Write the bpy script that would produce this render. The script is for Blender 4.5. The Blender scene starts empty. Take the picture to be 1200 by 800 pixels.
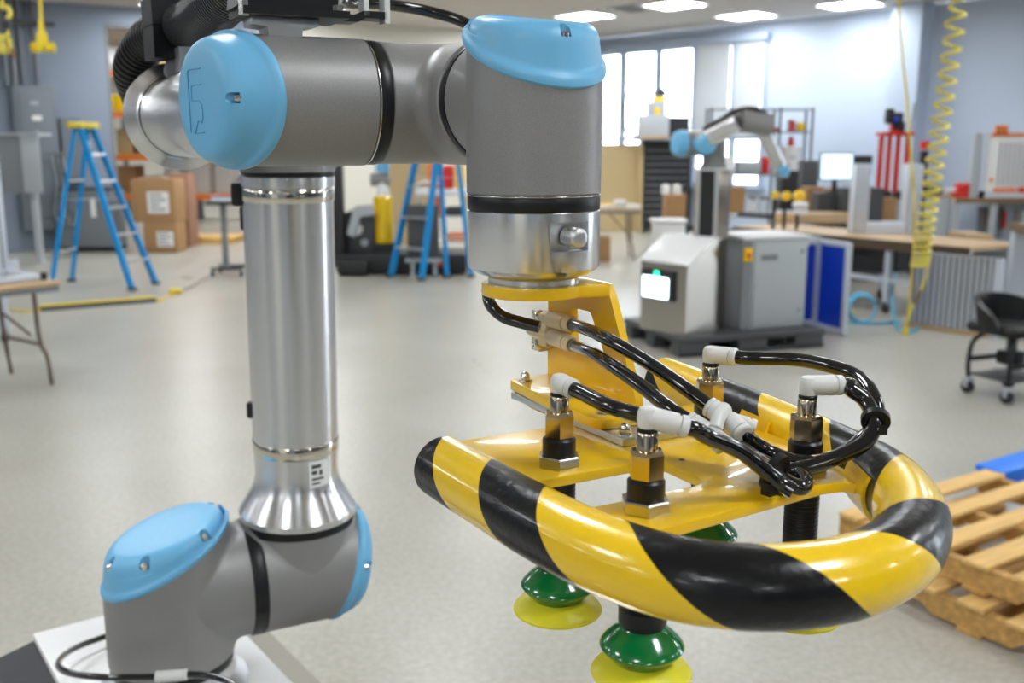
import bpy, bmesh, math, random
from mathutils import Vector as V, Matrix
random.seed(7)
PI = math.pi
SC = bpy.context.scene
COL = SC.collection

# ------------------------------------------------------------------ camera
CZ, PITCH, FPX = 1.72, math.radians(11.1), 1170.0
cam = bpy.data.cameras.new('camera')
co = bpy.data.objects.new('camera', cam)
COL.objects.link(co)
co.location = (0, 0, CZ)
co.rotation_euler = (PI/2 - PITCH, 0, 0)
cam.sensor_width = 36
cam.lens = 36*FPX/1200
cam.clip_start = .02
cam.dof.use_dof = True
cam.dof.focus_distance = .655
cam.dof.aperture_fstop = 9.0
cam.dof.aperture_blades = 9
SC.camera = co

# ------------------------------------------------------------------ world (bright overcast sky seen through the windows)
w = bpy.data.worlds.new('sky'); SC.world = w; w.use_nodes = True
bgn = w.node_tree.nodes['Background']
bgn.inputs[0].default_value = (.80, .90, 1, 1)
bgn.inputs[1].default_value = 4.0
LIGHT = 12.5                       # radiance of the ceiling panels
SC.view_settings.view_transform = 'Standard'
SC.view_settings.look = 'None'
SC.view_settings.exposure = 1.3
SC.view_settings.gamma = 1.0
SC.cycles.use_denoising = True
SC.cycles.max_bounces = 8
SC.cycles.sample_clamp_indirect = 8.0
SC.cycles.caustics_reflective = False
SC.cycles.caustics_refractive = False

# ------------------------------------------------------------------ reading positions
_f = V((0, math.cos(PITCH), -math.sin(PITCH))); _u = V((0, math.sin(PITCH), math.cos(PITCH)))
def ray(x, y): return _f + V((1, 0, 0))*((x-600)/FPX) + _u*((400-y)/FPX)
def pz(x, y, z):                     # point at height z
    d = ray(x, y); return V((0, 0, CZ)) + d*((z-CZ)/d.z)
def py(x, y, Y):                     # point at distance Y down the hall
    d = ray(x, y); return V((0, 0, CZ)) + d*(Y/d.y)
def fl(x, y): return pz(x, y, 0)

# ------------------------------------------------------------------ materials
def mat(name, col, rough=.5, metal=0, var=0, vs=20, bump=0, bs=200, coat=0, emit=0, spec=.5, trans=0, alpha=1, aniso=0, stretch=None):
    m = bpy.data.materials.new(name); m.use_nodes = True
    n = m.node_tree.nodes; l = m.node_tree.links; b = n['Principled BSDF']
    c = (*col, 1)
    b.inputs['Base Color'].default_value = c
    b.inputs['Roughness'].default_value = rough
    b.inputs['Metallic'].default_value = metal
    b.inputs['Specular IOR Level'].default_value = spec
    b.inputs['Coat Weight'].default_value = coat
    b.inputs['Coat Roughness'].default_value = .06
    b.inputs['Anisotropic'].default_value = aniso; b.inputs['Anisotropic Rotation'].default_value = .25 if aniso else 0
    b.inputs['Transmission Weight'].default_value = trans
    b.inputs['Alpha'].default_value = alpha
    if emit:
        b.inputs['Emission Color'].default_value = c
        b.inputs['Emission Strength'].default_value = emit
    if var or bump:
        tc = n.new('ShaderNodeTexCoord')
        mp = n.new('ShaderNodeMapping'); l.new(tc.outputs['Object'], mp.inputs[0])
        if stretch: mp.inputs['Scale'].default_value = stretch
    if var:
        t = n.new('ShaderNodeTexNoise'); t.inputs['Scale'].default_value = vs; t.inputs['Detail'].default_value = 5
        l.new(mp.outputs[0], t.inputs['Vector'])
        mx = n.new('ShaderNodeMix'); mx.data_type = 'RGBA'
        mx.inputs[6].default_value = tuple(max(0, x*(1-var)) for x in col)+(1,)
        mx.inputs[7].default_value = tuple(min(1, x*(1+var)) for x in col)+(1,)
        l.new(t.outputs[0], mx.inputs[0]); l.new(mx.outputs[2], b.inputs['Base Color'])
    if bump:
        t2 = n.new('ShaderNodeTexNoise'); t2.inputs['Scale'].default_value = bs; t2.inputs['Detail'].default_value = 3
        l.new(mp.outputs[0], t2.inputs['Vector'])
        bp = n.new('ShaderNodeBump'); bp.inputs['Strength'].default_value = bump; bp.inputs['Distance'].default_value = .002
        l.new(t2.outputs[0], bp.inputs['Height']); l.new(bp.outputs[0], b.inputs['Normal'])
    return m

M = {}
M['cast'] = mat('grey_cast_paint', (.285, .28, .278), .42, .25, .30, 1500, .07, 2200)
M['cap'] = mat('light_blue_plastic', (.17, .50, .80), .38, 0, .03, 60, .05, 1200)
M['capline'] = mat('groove_shade_blue', (.11, .38, .64), .5)  # cap blue darkened to suggest shade inside the engraved lines
M['rubber'] = mat('black_rubber', (.008, .008, .010), .38, spec=.4)
M['alu'] = mat('turned_aluminium', (.74, .745, .76), .27, 1, .03, 30, .02, 60, aniso=.75, stretch=(1, 1, 12))
M['aluflat'] = mat('satin_aluminium', (.72, .73, .75), .36, 1, .05, 30, .05, 300)
M['chrome'] = mat('polished_steel_band', (.72, .68, .60), .07, 1)
M['screw'] = mat('bright_screw_steel', (.7, .68, .64), .16, 1)
M['yel'] = mat('yellow_powder_coat', (.95, .585, .010), .28, 0, .04, 25, .06, 350, coat=.5)
M['tapey'] = mat('yellow_vinyl_tape', (.96, .62, .008), .24, 0, .03, 20, .12, 110, coat=.5)
M['tapek'] = mat('black_vinyl_tape', (.006, .006, .007), .28, 0, 0, 20, .25, 160, coat=.15, spec=.3)
M['hose'] = mat('black_polyurethane_hose', (.006, .006, .007), .12, 0, coat=.6)
M['conduit'] = mat('black_corrugated_nylon', (.022, .022, .023), .30)
M['blackpl'] = mat('black_plastic', (.007, .007, .008), .42, spec=.35)
M['fit'] = mat('white_push_fitting', (.74, .74, .72), .35, 0, .02, 40)
M['fitb'] = mat('beige_push_fitting', (.72, .62, .42), .35)
M['brass'] = mat('nickel_brass', (.58, .46, .30), .17, 1, .05, 30)
M['nickel'] = mat('nickel_tube', (.55, .47, .36), .14, 1)
M['zinc'] = mat('zinc_nut', (.58, .56, .52), .25, 1)
M['green'] = mat('green_cup_rubber', (.003, .16, .035), .16, 0, 0, 1, coat=.4)
M['lip'] = mat('yellow_cup_lip', (.80, .72, .03), .35, 0, .03, 30)
M['steel'] = mat('brushed_stainless', (.43, .40, .36), .24, 1, .06, 8, .05, 60, stretch=(1, 1, 9))
M['whitept'] = mat('white_painted_metal', (.80, .80, .80), .3)
M['pedwhite'] = mat('pedestal_white', (.90, .90, .90), .3)
M['dgrey'] = mat('dark_grey_paint', (.06, .062, .068), .5)
M['mgrey'] = mat('mid_grey_paint', (.20, .215, .235), .5, 0, .04, 5)
M['lgrey'] = mat('light_grey_paint', (.40, .43, .46), .5, 0, .04, 5)
M['panelgrey'] = mat('electrical_grey', (.17, .19, .22), .5)
M['ral'] = mat('cabinet_grey', (.42, .45, .47), .45, 0, .02, 4)
M['black'] = mat('matt_black', (.012, .012, .014), .5)
M['white'] = mat('white', (.80, .80, .80), .45)
M['paper'] = mat('paper_white', (.85, .85, .83), .7)
M['wood'] = mat('light_maple_wood', (.52, .36, .20), .5, 0, .18, 6, .1, 60, stretch=(1, 9, 9))
M['woodedge'] = mat('brown_wood_edge', (.20, .12, .06), .5, 0, .2, 8)
M['darkedge'] = mat('dark_brown_edge', (.085, .055, .03), .5)
M['pallet'] = mat('raw_pallet_wood', (.74, .47, .165), .65, 0, .30, 7, .4, 60, stretch=(1, 9, 9))
M['palletd'] = mat('weathered_pallet_wood', (.52, .30, .09), .7, 0, .75, 5, .4, 60, stretch=(1, 7, 7))
M['card'] = mat('cardboard', (.40, .225, .10), .75, 0, .08, 6)
M['cardd'] = mat('reddish_cardboard', (.33, .17, .11), .75, 0, .08, 6)  # redder brown board
M['tan'] = mat('tan_board', (.50, .38, .20), .7, 0, .05, 3)
M['blue'] = mat('ladder_blue_fibreglass', (.0, .27, .66), .4)
M['royal'] = mat('royal_blue_panel', (.004, .045, .50), .4)
M['bluepl'] = mat('blue_pallet_plastic', (.0, .19, .85), .4)
M['skyhose'] = mat('light_blue_air_hose', (.10, .50, .78), .35)
M['cord'] = mat('yellow_cord', (.80, .60, .02), .4)
M['cordp'] = mat('pale_yellow_coil', (.72, .62, .10), .4)
M['red'] = mat('red_enamel', (.62, .025, .015), .4)
M['orange'] = mat('orange_plastic', (.80, .20, .02), .45)
M['teal'] = mat('green_lamp', (.02, .75, .35), .4, emit=1.5)
M['screen'] = mat('lit_screen', (.75, .92, 1), .3, emit=2.2)
M['mon'] = mat('lit_monitor', (.45, .65, .80), .3, emit=1.0)
M['panel'] = mat('lit_ceiling_diffuser', (.93, .97, 1), .5, emit=LIGHT)
M['glass'] = mat('clear_window_glass', (1, 1, 1), .0, trans=1, spec=.2)
M['blind'] = mat('roller_blind_fabric', (.58, .62, .66), .8, 0, .03, 3)
M['frame'] = mat('window_frame_paint', (.40, .48, .62), .5)
M['wallb'] = mat('cool_white_wall_paint', (.50, .58, .71), .7, 0, .02, 1)
M['walll'] = mat('blue_grey_wall_paint', (.25, .295, .37), .7, 0, .03, 1)
M['wallw'] = mat('cream_wall_paint', (.72, .70, .62), .7, 0, .02, 1)
M['ceil'] = mat('ceiling_board', (.56, .52, .475), .8, 0, .02, 2)
M['tool'] = mat('tool_chest_black', (.018, .019, .022), .35)
M['rib'] = mat('ribbed_aluminium', (.50, .53, .58), .45, .3)
M['profile'] = mat('aluminium_profile', (.62, .67, .76), .40, .25)
M['hwy'] = mat('yellow_floor_cover', (.80, .60, .02), .45)
M['tableleg'] = mat('brown_steel_tube', (.16, .12, .09), .4, .5)
M['purple'] = mat('violet_book_cover', (.25, .1, .4), .5)

# polished concrete
m = mat('polished_concrete', (.43, .42, .38), .26, 0); M['floor'] = m
n = m.node_tree.nodes; l = m.node_tree.links; b = n['Principled BSDF']
tc = n.new('ShaderNodeTexCoord')
t1 = n.new('ShaderNodeTexNoise'); t1.inputs['Scale'].default_value = 1.1; t1.inputs['Detail'].default_value = 6
t2 = n.new('ShaderNodeTexNoise'); t2.inputs['Scale'].default_value = 38; t2.inputs['Detail'].default_value = 4
for t in (t1, t2): l.new(tc.outputs['Object'], t.inputs['Vector'])
r1 = n.new('ShaderNodeValToRGB'); r1.color_ramp.elements[0].position = .34; r1.color_ramp.elements[1].position = .66
r1.color_ramp.elements[0].color = (.405, .39, .335, 1); r1.color_ramp.elements[1].color = (.465, .455, .405, 1)
l.new(t1.outputs[0], r1.inputs[0])
r2 = n.new('ShaderNodeValToRGB'); r2.color_ramp.elements[0].position = .36; r2.color_ramp.elements[1].position = .68
r2.color_ramp.elements[0].color = (.80, .78, .74, 1); r2.color_ramp.elements[1].color = (1.08, 1.08, 1.1, 1)
l.new(t2.outputs[0], r2.inputs[0])
mx = n.new('ShaderNodeMix'); mx.data_type = 'RGBA'; mx.blend_type = 'MULTIPLY'; mx.inputs[0].default_value = .75
l.new(r1.outputs[0], mx.inputs[6]); l.new(r2.outputs[0], mx.inputs[7]); l.new(mx.outputs[2], b.inputs['Base Color'])
mr = n.new('ShaderNodeMapRange'); mr.inputs[3].default_value = .24; mr.inputs[4].default_value = .36
l.new(t1.outputs[0], mr.inputs[0]); l.new(mr.outputs[0], b.inputs['Roughness'])

# ------------------------------------------------------------------ mesh builder
def frame_of(d):
    d = V(d).normalized()
    a = V((0, 0, 1)) if abs(d.z) < .9 else V((1, 0, 0))
    x = d.cross(a).normalized()
    return x, d.cross(x).normalized(), d

def smooth_path(pts, per=8):
    P = [V(p) for p in pts]
    if len(P) < 3: return P
    out = []
    Q = [P[0]*2-P[1]] + P + [P[-1]*2-P[-2]]
    for i in range(1, len(Q)-2):
        a, b, c, d = Q[i-1], Q[i], Q[i+1], Q[i+2]
        t1 = max(1e-6, (b-a).length)**.5; t2 = t1+max(1e-6, (c-b).length)**.5; t3 = t2+max(1e-6, (d-c).length)**.5
        for k in range(per):
            t = t1+(t2-t1)*k/per
            A1 = a*((t1-t)/t1)+b*(t/t1); A2 = b*((t2-t)/(t2-t1))+c*((t-t1)/(t2-t1)); A3 = c*((t3-t)/(t3-t2))+d*((t-t2)/(t3-t2))
            B1 = A1*((t2-t)/t2)+A2*(t/t2); B2 = A2*((t3-t)/(t3-t1))+A3*((t-t1)/(t3-t1))
            out.append(B1*((t2-t)/(t2-t1))+B2*((t-t1)/(t2-t1)))
    out.append(P[-1])
    return out

def path_frames(P):
    fr = []
    t = (P[1]-P[0]).normalized(); x, y, _ = frame_of(t)
    for i in range(len(P)):
        t = (P[min(i+1, len(P)-1)]-P[max(i-1, 0)]).normalized()
        x = (x-t*x.dot(t)).normalized(); y = t.cross(x)
        fr.append((x.copy(), y.copy()))
    return fr

class MB:
    def __init__(s): s.v = []; s.f = []; s.mi = []; s.cur = 0
    def add(s, vs, fs):
        o = len(s.v); s.v += [V(v) for v in vs]
        for f in fs: s.f.append([i+o for i in f]); s.mi.append(s.cur)
        return s
    def box(s, c, size, rz=0, mtx=None):
        hx, hy, hz = [q/2 for q in size]
        vs = [V((sx*hx, sy*hy, sz*hz)) for sx in (-1, 1) for sy in (-1, 1) for sz in (-1, 1)]
        R = mtx if mtx is not None else Matrix.Rotation(rz, 3, 'Z')
        return s.add([V(c)+R @ v for v in vs], [(0, 1, 3, 2), (4, 6, 7, 5), (0, 4, 5, 1), (2, 3, 7, 6), (0, 2, 6, 4), (1, 5, 7, 3)])
    def rbox(s, c, size, bev=.01, seg=2, rz=0, mtx=None):
        bm = bmesh.new(); bmesh.ops.create_cube(bm, size=1)
        for v in bm.verts: v.co = V((v.co.x*size[0], v.co.y*size[1], v.co.z*size[2]))
        bmesh.ops.bevel(bm, geom=bm.edges[:], offset=min(bev, min(size)*.49), segments=seg, profile=.5, affect='EDGES')
        R = mtx if mtx is not None else Matrix.Rotation(rz, 3, 'Z')
        bm.verts.index_update()
        s.add([V(c)+R @ v.co for v in bm.verts], [[v.index for v in f.verts] for f in bm.faces]); bm.free(); return s
    def lathe(s, o, axis, prof, seg=32, cap0=True, cap1=True, hexa=False):
        x, y, d = frame_of(axis); o = V(o); vs = []; fs = []
        for (r, h) in prof:
            for k in range(seg):
                a = 2*PI*k/seg
                vs.append(o+d*h+(x*math.cos(a)+y*math.sin(a))*r)
        for i in range(len(prof)-1):
            for k in range(seg):
                k2 = (k+1) % seg
                fs.append((i*seg+k, i*seg+k2, (i+1)*seg+k2, (i+1)*seg+k))
        if cap0: fs.append(tuple(reversed(range(seg))))
        if cap1: fs.append(tuple(range((len(prof)-1)*seg, len(prof)*seg)))
        return s.add(vs, fs)
    def cyl(s, p0, p1, r, r1=None, seg=20):
        p0, p1 = V(p0), V(p1)
        return s.lathe(p0, p1-p0, [(r, 0), (r if r1 is None else r1, (p1-p0).length)], seg)
    def tube(s, pts, r, seg=12, per=8, rf=None, sm=True):
        P = smooth_path(pts, per) if sm else [V(p) for p in pts]
        fr = path_frames(P); vs = []; fs = []; n = len(P)
        for i, (p, (x, y)) in enumerate(zip(P, fr)):
            rr = r if rf is None else rf(i/(n-1))*r
            for k in range(seg):
                a = 2*PI*k/seg; vs.append(p+(x*math.cos(a)+y*math.sin(a))*rr)
        for i in range(n-1):
            for k in range(seg):
                k2 = (k+1) % seg; fs.append((i*seg+k, i*seg+k2, (i+1)*seg+k2, (i+1)*seg+k))
        fs.append(tuple(reversed(range(seg)))); fs.append(tuple(range((n-1)*seg, n*seg)))
        return s.add(vs, fs)
    def bar(s, p0, p1, wx, wy, up=(0, 0, 1)):
        p0, p1 = V(p0), V(p1); d = (p1-p0).normalized(); u = V(up)
        if abs(d.dot(u)) > .99: u = V((0, 1, 0))
        x = d.cross(u).normalized(); y = x.cross(d)
        vs = [p+x*(sx*wx/2)+y*(sy*wy/2) for p in (p0, p1) for sx, sy in ((-1, -1), (1, -1), (1, 1), (-1, 1))]
        return s.add(vs, [(3, 2, 1, 0), (4, 5, 6, 7), (0, 1, 5, 4), (1, 2, 6, 5), (2, 3, 7, 6), (3, 0, 4, 7)])
    def prism(s, poly, e1, e2, o, ext):           # polygon in e1,e2 at o, extruded by the vector ext
        e1, e2, o, ext = V(e1), V(e2), V(o), V(ext); n = len(poly)
        bot = [o+e1*p[0]+e2*p[1] for p in poly]
        vs = bot+[p+ext for p in bot]
        fs = [tuple(reversed(range(n))), tuple(range(n, 2*n))]+[(i, (i+1) % n, n+(i+1) % n, n+i) for i in range(n)]
        return s.add(vs, fs)
    def build(s, name, mats, parent=None, ang=38, kind=None, bevel=0, world=True):
        me = bpy.data.meshes.new(name)
        inv = XF.get(parent.name, Matrix()).inverted() if parent is not None else Matrix()
        bm = bmesh.new()
        vs = [bm.verts.new(inv @ v if world else v) for v in s.v]
        for f, mi in zip(s.f, s.mi):
            try: nf = bm.faces.new([vs[i] for i in f]); nf.material_index = mi
            except ValueError: pass
        bmesh.ops.remove_doubles(bm, verts=bm.verts, dist=1e-6)
        bmesh.ops.recalc_face_normals(bm, faces=bm.faces)
        if bevel:
            es = [e for e in bm.edges if len(e.link_faces) == 2 and e.calc_face_angle(0) > math.radians(50)]
            bmesh.ops.bevel(bm, geom=es, offset=bevel, segments=2, profile=.5, affect='EDGES', clamp_overlap=True)
        shade(bm, ang); bm.to_mesh(me); bm.free()
        for m_ in (mats if isinstance(mats, (list, tuple)) else [mats]): me.materials.append(M[m_])
        o = bpy.data.objects.new(name, me); COL.objects.link(o)
        if parent is not None:
            o.parent = parent; XF[o.name] = XF.get(parent.name, Matrix())
        if kind: o['kind'] = kind
        return o

def shade(bm, ang):
    th = math.radians(ang)
    for f in bm.faces: f.smooth = True
    for e in bm.edges: e.smooth = not (len(e.link_faces) == 2 and e.calc_face_angle(0) > th)

XF = {}
def thing(name, label, cat, loc=(0, 0, 0), rz=0, group=None):
    o = bpy.data.objects.new(name, None); COL.objects.link(o); o.empty_display_size = .05
    o.location = loc; o.rotation_euler = (0, 0, rz)
    XF[o.name] = Matrix.Translation(V(loc)) @ Matrix.Rotation(rz, 4, 'Z')
    o['label'] = label; o['category'] = cat
    if group: o['group'] = group
    return o
def tag(o, label, cat, group=None):
    o['label'] = label; o['category'] = cat
    if group: o['group'] = group
    # keep the origin of a one-mesh thing at its own base
    vs = [v.co for v in o.data.vertices]
    c = sum((v.copy() for v in vs), V())/len(vs); c.z = min(v.z for v in vs)
    if o.parent is None and o.location.length < 1e-9:
        o.data.transform(Matrix.Translation(-c)); o.location = c
    return o
def cut(obj, cutters):
    for cb in cutters:
        c = cb.build('cutter', 'black', None)
        c.matrix_world = Matrix()
        inv = XF.get(obj.name, Matrix()).inverted(); c.data.transform(inv)
        c.parent = obj.parent
        md = obj.modifiers.new('b', 'BOOLEAN'); md.object = c; md.solver = 'EXACT'; md.operation = 'DIFFERENCE'
        c.matrix_parent_inverse = Matrix()
        bpy.context.view_layer.update()
        me = bpy.data.meshes.new_from_object(obj.evaluated_get(bpy.context.evaluated_depsgraph_get()))
        obj.modifiers.clear(); obj.data = me
        bpy.data.objects.remove(c)
    bm = bmesh.new(); bm.from_mesh(obj.data); shade(bm, 38); bm.to_mesh(obj.data); bm.free()
def pbox(mb, x0, x1, y0, y1, Y, dep):             # box whose front face spans these image columns and rows at distance Y
    a, b = py(x0, y1, Y), py(x1, y0, Y)
    return mb.box(((a.x+b.x)/2, Y+dep/2, (a.z+b.z)/2), (abs(b.x-a.x), dep, abs(b.z-a.z)))

# ------------------------------------------------------------------ the hall
HZ = 4.0
R1 = V((.683, -.730, 0)); R2 = V((.730, .683, 0))      # along the window wall / into it
LW = V((.855, .519, 0)); LN = V((.519, -.855, 0))      # along the far wall on the doorway side
CORNER = V((1.85, 22.53, 0))
def on_right(px_):                                      # where an image column meets the window wall
    d = V(((px_-600)/FPX*math.cos(PITCH), 1, 0)); p = d*(CORNER.dot(R2)/d.dot(R2))
    return (p-CORNER).dot(R1)
def wall_seg(mb, o, d, t0, t1, z0, z1, nrm, th=.2):
    a = o+d*t0; b_ = o+d*t1
    c = (a+b_)/2+nrm*(th/2); c.z = (z0+z1)/2
    mb.box(c, ((b_-a).length, th, z1-z0), math.atan2(d.y, d.x))
fm = MB(); fm.add([(-16, -7, 0), (16, -7, 0), (16, 7.4, 0), (1.4, 23.0, 0), (1.4, 30, 0), (-16, 30, 0)], [(0, 1, 2, 3, 4, 5)])
floor = fm.build('floor', 'floor', kind='structure')
cm = MB(); cm.prism([(-16, -7), (16, -7), (16, 7.4), (1.4, 23.0), (1.4, 30), (-16, 30)], (1, 0, 0), (0, 1, 0), (0, 0, HZ), (0, 0, .1)); cm.build('ceiling', 'ceil', kind='structure')
# window wall
T0, T1 = on_right(699), on_right(893)
wz0, wz1 = .95, 3.66
wm = MB()
wall_seg(wm, CORNER, R1, -.3, T0, 0, HZ, R2); wall_seg(wm, CORNER, R1, T1, 19, 0, HZ, R2)
wall_seg(wm, CORNER, R1, T0, T1, 0, wz0, R2); wall_seg(wm, CORNER, R1, T0, T1, wz1, HZ, R2)
wm.build('wall_right', 'wallb', kind='structure')
wm = MB(); wall_seg(wm, CORNER, R1, on_right(1049), on_right(1083), 0, HZ, -R2, .42)
wm.build('trim_1', 'wallb', kind='structure')
win = MB()
tm = [T0, on_right(728), on_right(769), on_right(812), on_right(857), T1]
for t in tm: wall_seg(win, CORNER, R1, t-.05, t+.05, wz0, wz1, -R2*-.3, .12)
for z in (wz0, 1.86, wz1): wall_seg(win, CORNER, R1, T0, T1, z-.04, z+.04, R2*.3, .1)
wo = win.build('window_1', 'frame', kind='structure')
for i in range(5):
    for z0, z1 in ((wz0, 1.86), (1.86, wz1)):
        g = MB(); wall_seg(g, CORNER+R2*.09, R1, tm[i]+.05, tm[i+1]-.05, z0+.04, z1-.04, R2, .008); g.build('pane', 'glass', wo)
sill = MB(); wall_seg(sill, CORNER, R1, T0-.1, T1+.1, wz0-.06, wz0-.01, -R2, .16); sill.build('window_sill', 'frame', wo)
hd = MB(); wall_seg(hd, CORNER, R1, T0-.1, T1+.1, wz1+.0, wz1+.13, -R2, .14); hd.build('blind_headrail', 'frame', wo)
for i in (3, 4):
    bl = MB(); wall_seg(bl, CORNER-R2*.05, R1, tm[i]+.06, tm[i+1]-.06, 2.0 if i == 3 else 1.95, wz1, -R2, .012)
    wall_seg(bl, CORNER-R2*.04, R1, tm[i]+.06, tm[i+1]-.06, 1.93 if i == 3 else 1.9, 2.0 if i == 3 else 1.95, -R2, .035)
    bl.build('roller_blind', 'blind', wo)
# far wall with the wide opening
LO = V((-7.586, 16.893, 0))
def on_left(px_):
    d = V(((px_-600)/FPX*math.cos(PITCH), 1, 0)); k = LO.dot(LN)/d.dot(LN); return (d*k-LO).dot(LW)
D0, D1 = on_left(131), on_left(318)
wm = MB(); wall_seg(wm, LO, LW, -10, D0, 0, HZ, -LN); wall_seg(wm, LO, LW, D0, D1, 3.72, HZ, -LN)
wm.build('wall_left', 'walll', kind='structure')
wm = MB(); wall_seg(wm, LO, LW, D1, 11.2, 0, HZ, -LN); wm.build('wall_back', 'wallw', kind='structure')
fr = MB()
for t in (D0, D1): wall_seg(fr, LO, LW, t-.06, t+.06, 0, 3.72, -LN*-.0-LN, .26)
wall_seg(fr, LO, LW, D0, D1, 3.66, 3.76, -LN, .26)
fr.build('trim_2', 'mgrey', kind='structure')
# store room behind the opening, and the remaining walls round the hall
wm = MB(); wm.box((-7.3, 30, 2), (17.4, .2, 4)); wm.box((1.3, 26.3, 2), (.2, 7.4, 4)); wm.build('wall_store', 'wallw', kind='structure')
wm = MB(); wm.box((-15.9, 12, 2), (.2, 40, 4)); wm.build('wall_far', 'walll', kind='structure')
wm = MB(); wm.box((0, -6.9, 2), (32, .2, 4)); wm.build('wall_front', 'walll', kind='structure')
wm = MB(); wm.box((15.9, .2, 2), (.2, 14.4, 4)); wm.build('wall_side', 'walll', kind='structure')
for k, (x, wd, mt) in enumerate(((-9.5, 3.2, 'dgrey'), (-3.4, 2.6, 'wallw'), (2.6, 3.4, 'dgrey'), (8.6, 2.6, 'wallw'))):  # unseen doors, added so bare metal reflects dark and pale streaks
    d_ = MB(); d_.box((x, -6.77, 1.6), (wd, .06, 3.2)); dd = d_.build('door_%d' % (k+1), mt, kind='structure')
    for q in range(8): d_ = MB(); d_.box((x, -6.73, .2+.4*q), (wd, .03, .05)); d_.build('slat', mt, dd)
bb = MB(); wall_seg(bb, CORNER, R1, -.2, 16, 0, .1, -R2, .02); bb.build('baseboard_right', 'dgrey', kind='structure')

# ------------------------------------------------------------------ ceiling lights
L1 = V((2.668, 17.19, 0))
LIGHT_LABELS = {(0, 0): 'ceiling light panel next to the ceiling vent', (1, 0): 'ceiling light panel above the two blinds',
                (0, -1): 'ceiling light panel above the tan partition, beside the blue wrist cap', (1, 1): 'ceiling light panel beside the wall pilaster'}
def ceiling_light(p, label, group):
    t = thing('ceiling_light', label, 'light', (p.x, p.y, HZ), math.atan2(R1.y, R1.x), group)
    m_ = MB()
    for sx in (-1, 1): m_.box((sx*.43, 0, -.012), (.03, .76, .024)); m_.box((0, sx*.365, -.012), (.86, .03, .024))
    m_.build('frame', 'whitept', t, world=False)
    m_ = MB(); m_.box((0, 0, -.006), (.83, .70, .01)); m_.build('diffuser', 'panel', t, world=False)
for i in range(-12, 5):
    for j in range(-9, 9):
        p = L1+R2*(2.08*i)+R1*(2.0*j)
        inside = p.dot(R2) < CORNER.dot(R2)-.6 and (p-LO).dot(LN) > .8 and -14 < p.x < 14 and p.y > -6
        if not inside: continue
        if (i, j) in LIGHT_LABELS: ceiling_light(p, LIGHT_LABELS[(i, j)], 'lit ceiling panels in view')
        elif (i % 2 == 0 and j % 2 == 0): ceiling_light(p, 'lit ceiling light panel over the open shop floor', 'lit ceiling panels over the shop')
for x, y in ((200, 3), (348, 12)):
    p = pz(x, y, HZ)
    ceiling_light(p, 'ceiling light panel seen above the corrugated hose' if x < 300 else 'ceiling light panel glimpsed behind the hose holder', 'lit ceiling panels in view')
for kx in range(5):
    for ky in range(2): ceiling_light(V((-12.5+2.6*kx, 22.6+3.6*ky, 0)), 'unseen ceiling light panel added to brighten the store room', 'added store room light panels')  # out of view, added to brighten the store room
p = pz(742, 9, HZ)
t = thing('ceiling_vent', 'pale square ceiling vent beside a light panel', 'vent', (p.x, p.y, HZ), math.atan2(R1.y, R1.x))
m_ = MB(); m_.box((0, 0, -.01), (.66, .66, .02)); m_.build('vent_frame', 'lgrey', t, world=False)
for k in range(4):
    m_ = MB(); m_.box((0, -.22+.147*k, -.026), (.54, .07, .012), mtx=Matrix.Rotation(.35, 3, 'X')); m_.build('slat', 'lgrey', t, world=False)

# ================================================================== ROBOT ARM
DZ = .22                                  # the arm was measured from a 1.5 m eye height
AL = math.radians(27)
A = V((math.cos(AL), math.sin(AL), 0)); B = V((math.sin(AL), -math.cos(AL), 0)); Z = V((0, 0, 1))
CC = V((.0148, .69, 1.531+DZ))            # last wrist
BC = CC-B*.125                            # middle wrist
AC = BC-A*.143                            # first wrist
RW = .0459
EF = AC-B*.52                             # forearm end of the elbow
UA = EF+A*.141; UA.z = 1.545+DZ           # elbow joint on the upper arm
SH = V((-.292, 1.29, .931+DZ))            # shoulder joint
BS = SH-A*.174                            # base joint
PT = .80+DZ                               # pedestal top

robot = thing('industrial_robot', 'grey six joint robot arm with light blue caps on white pedestal', 'robot', (BS.x, BS.y, PT))

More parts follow.
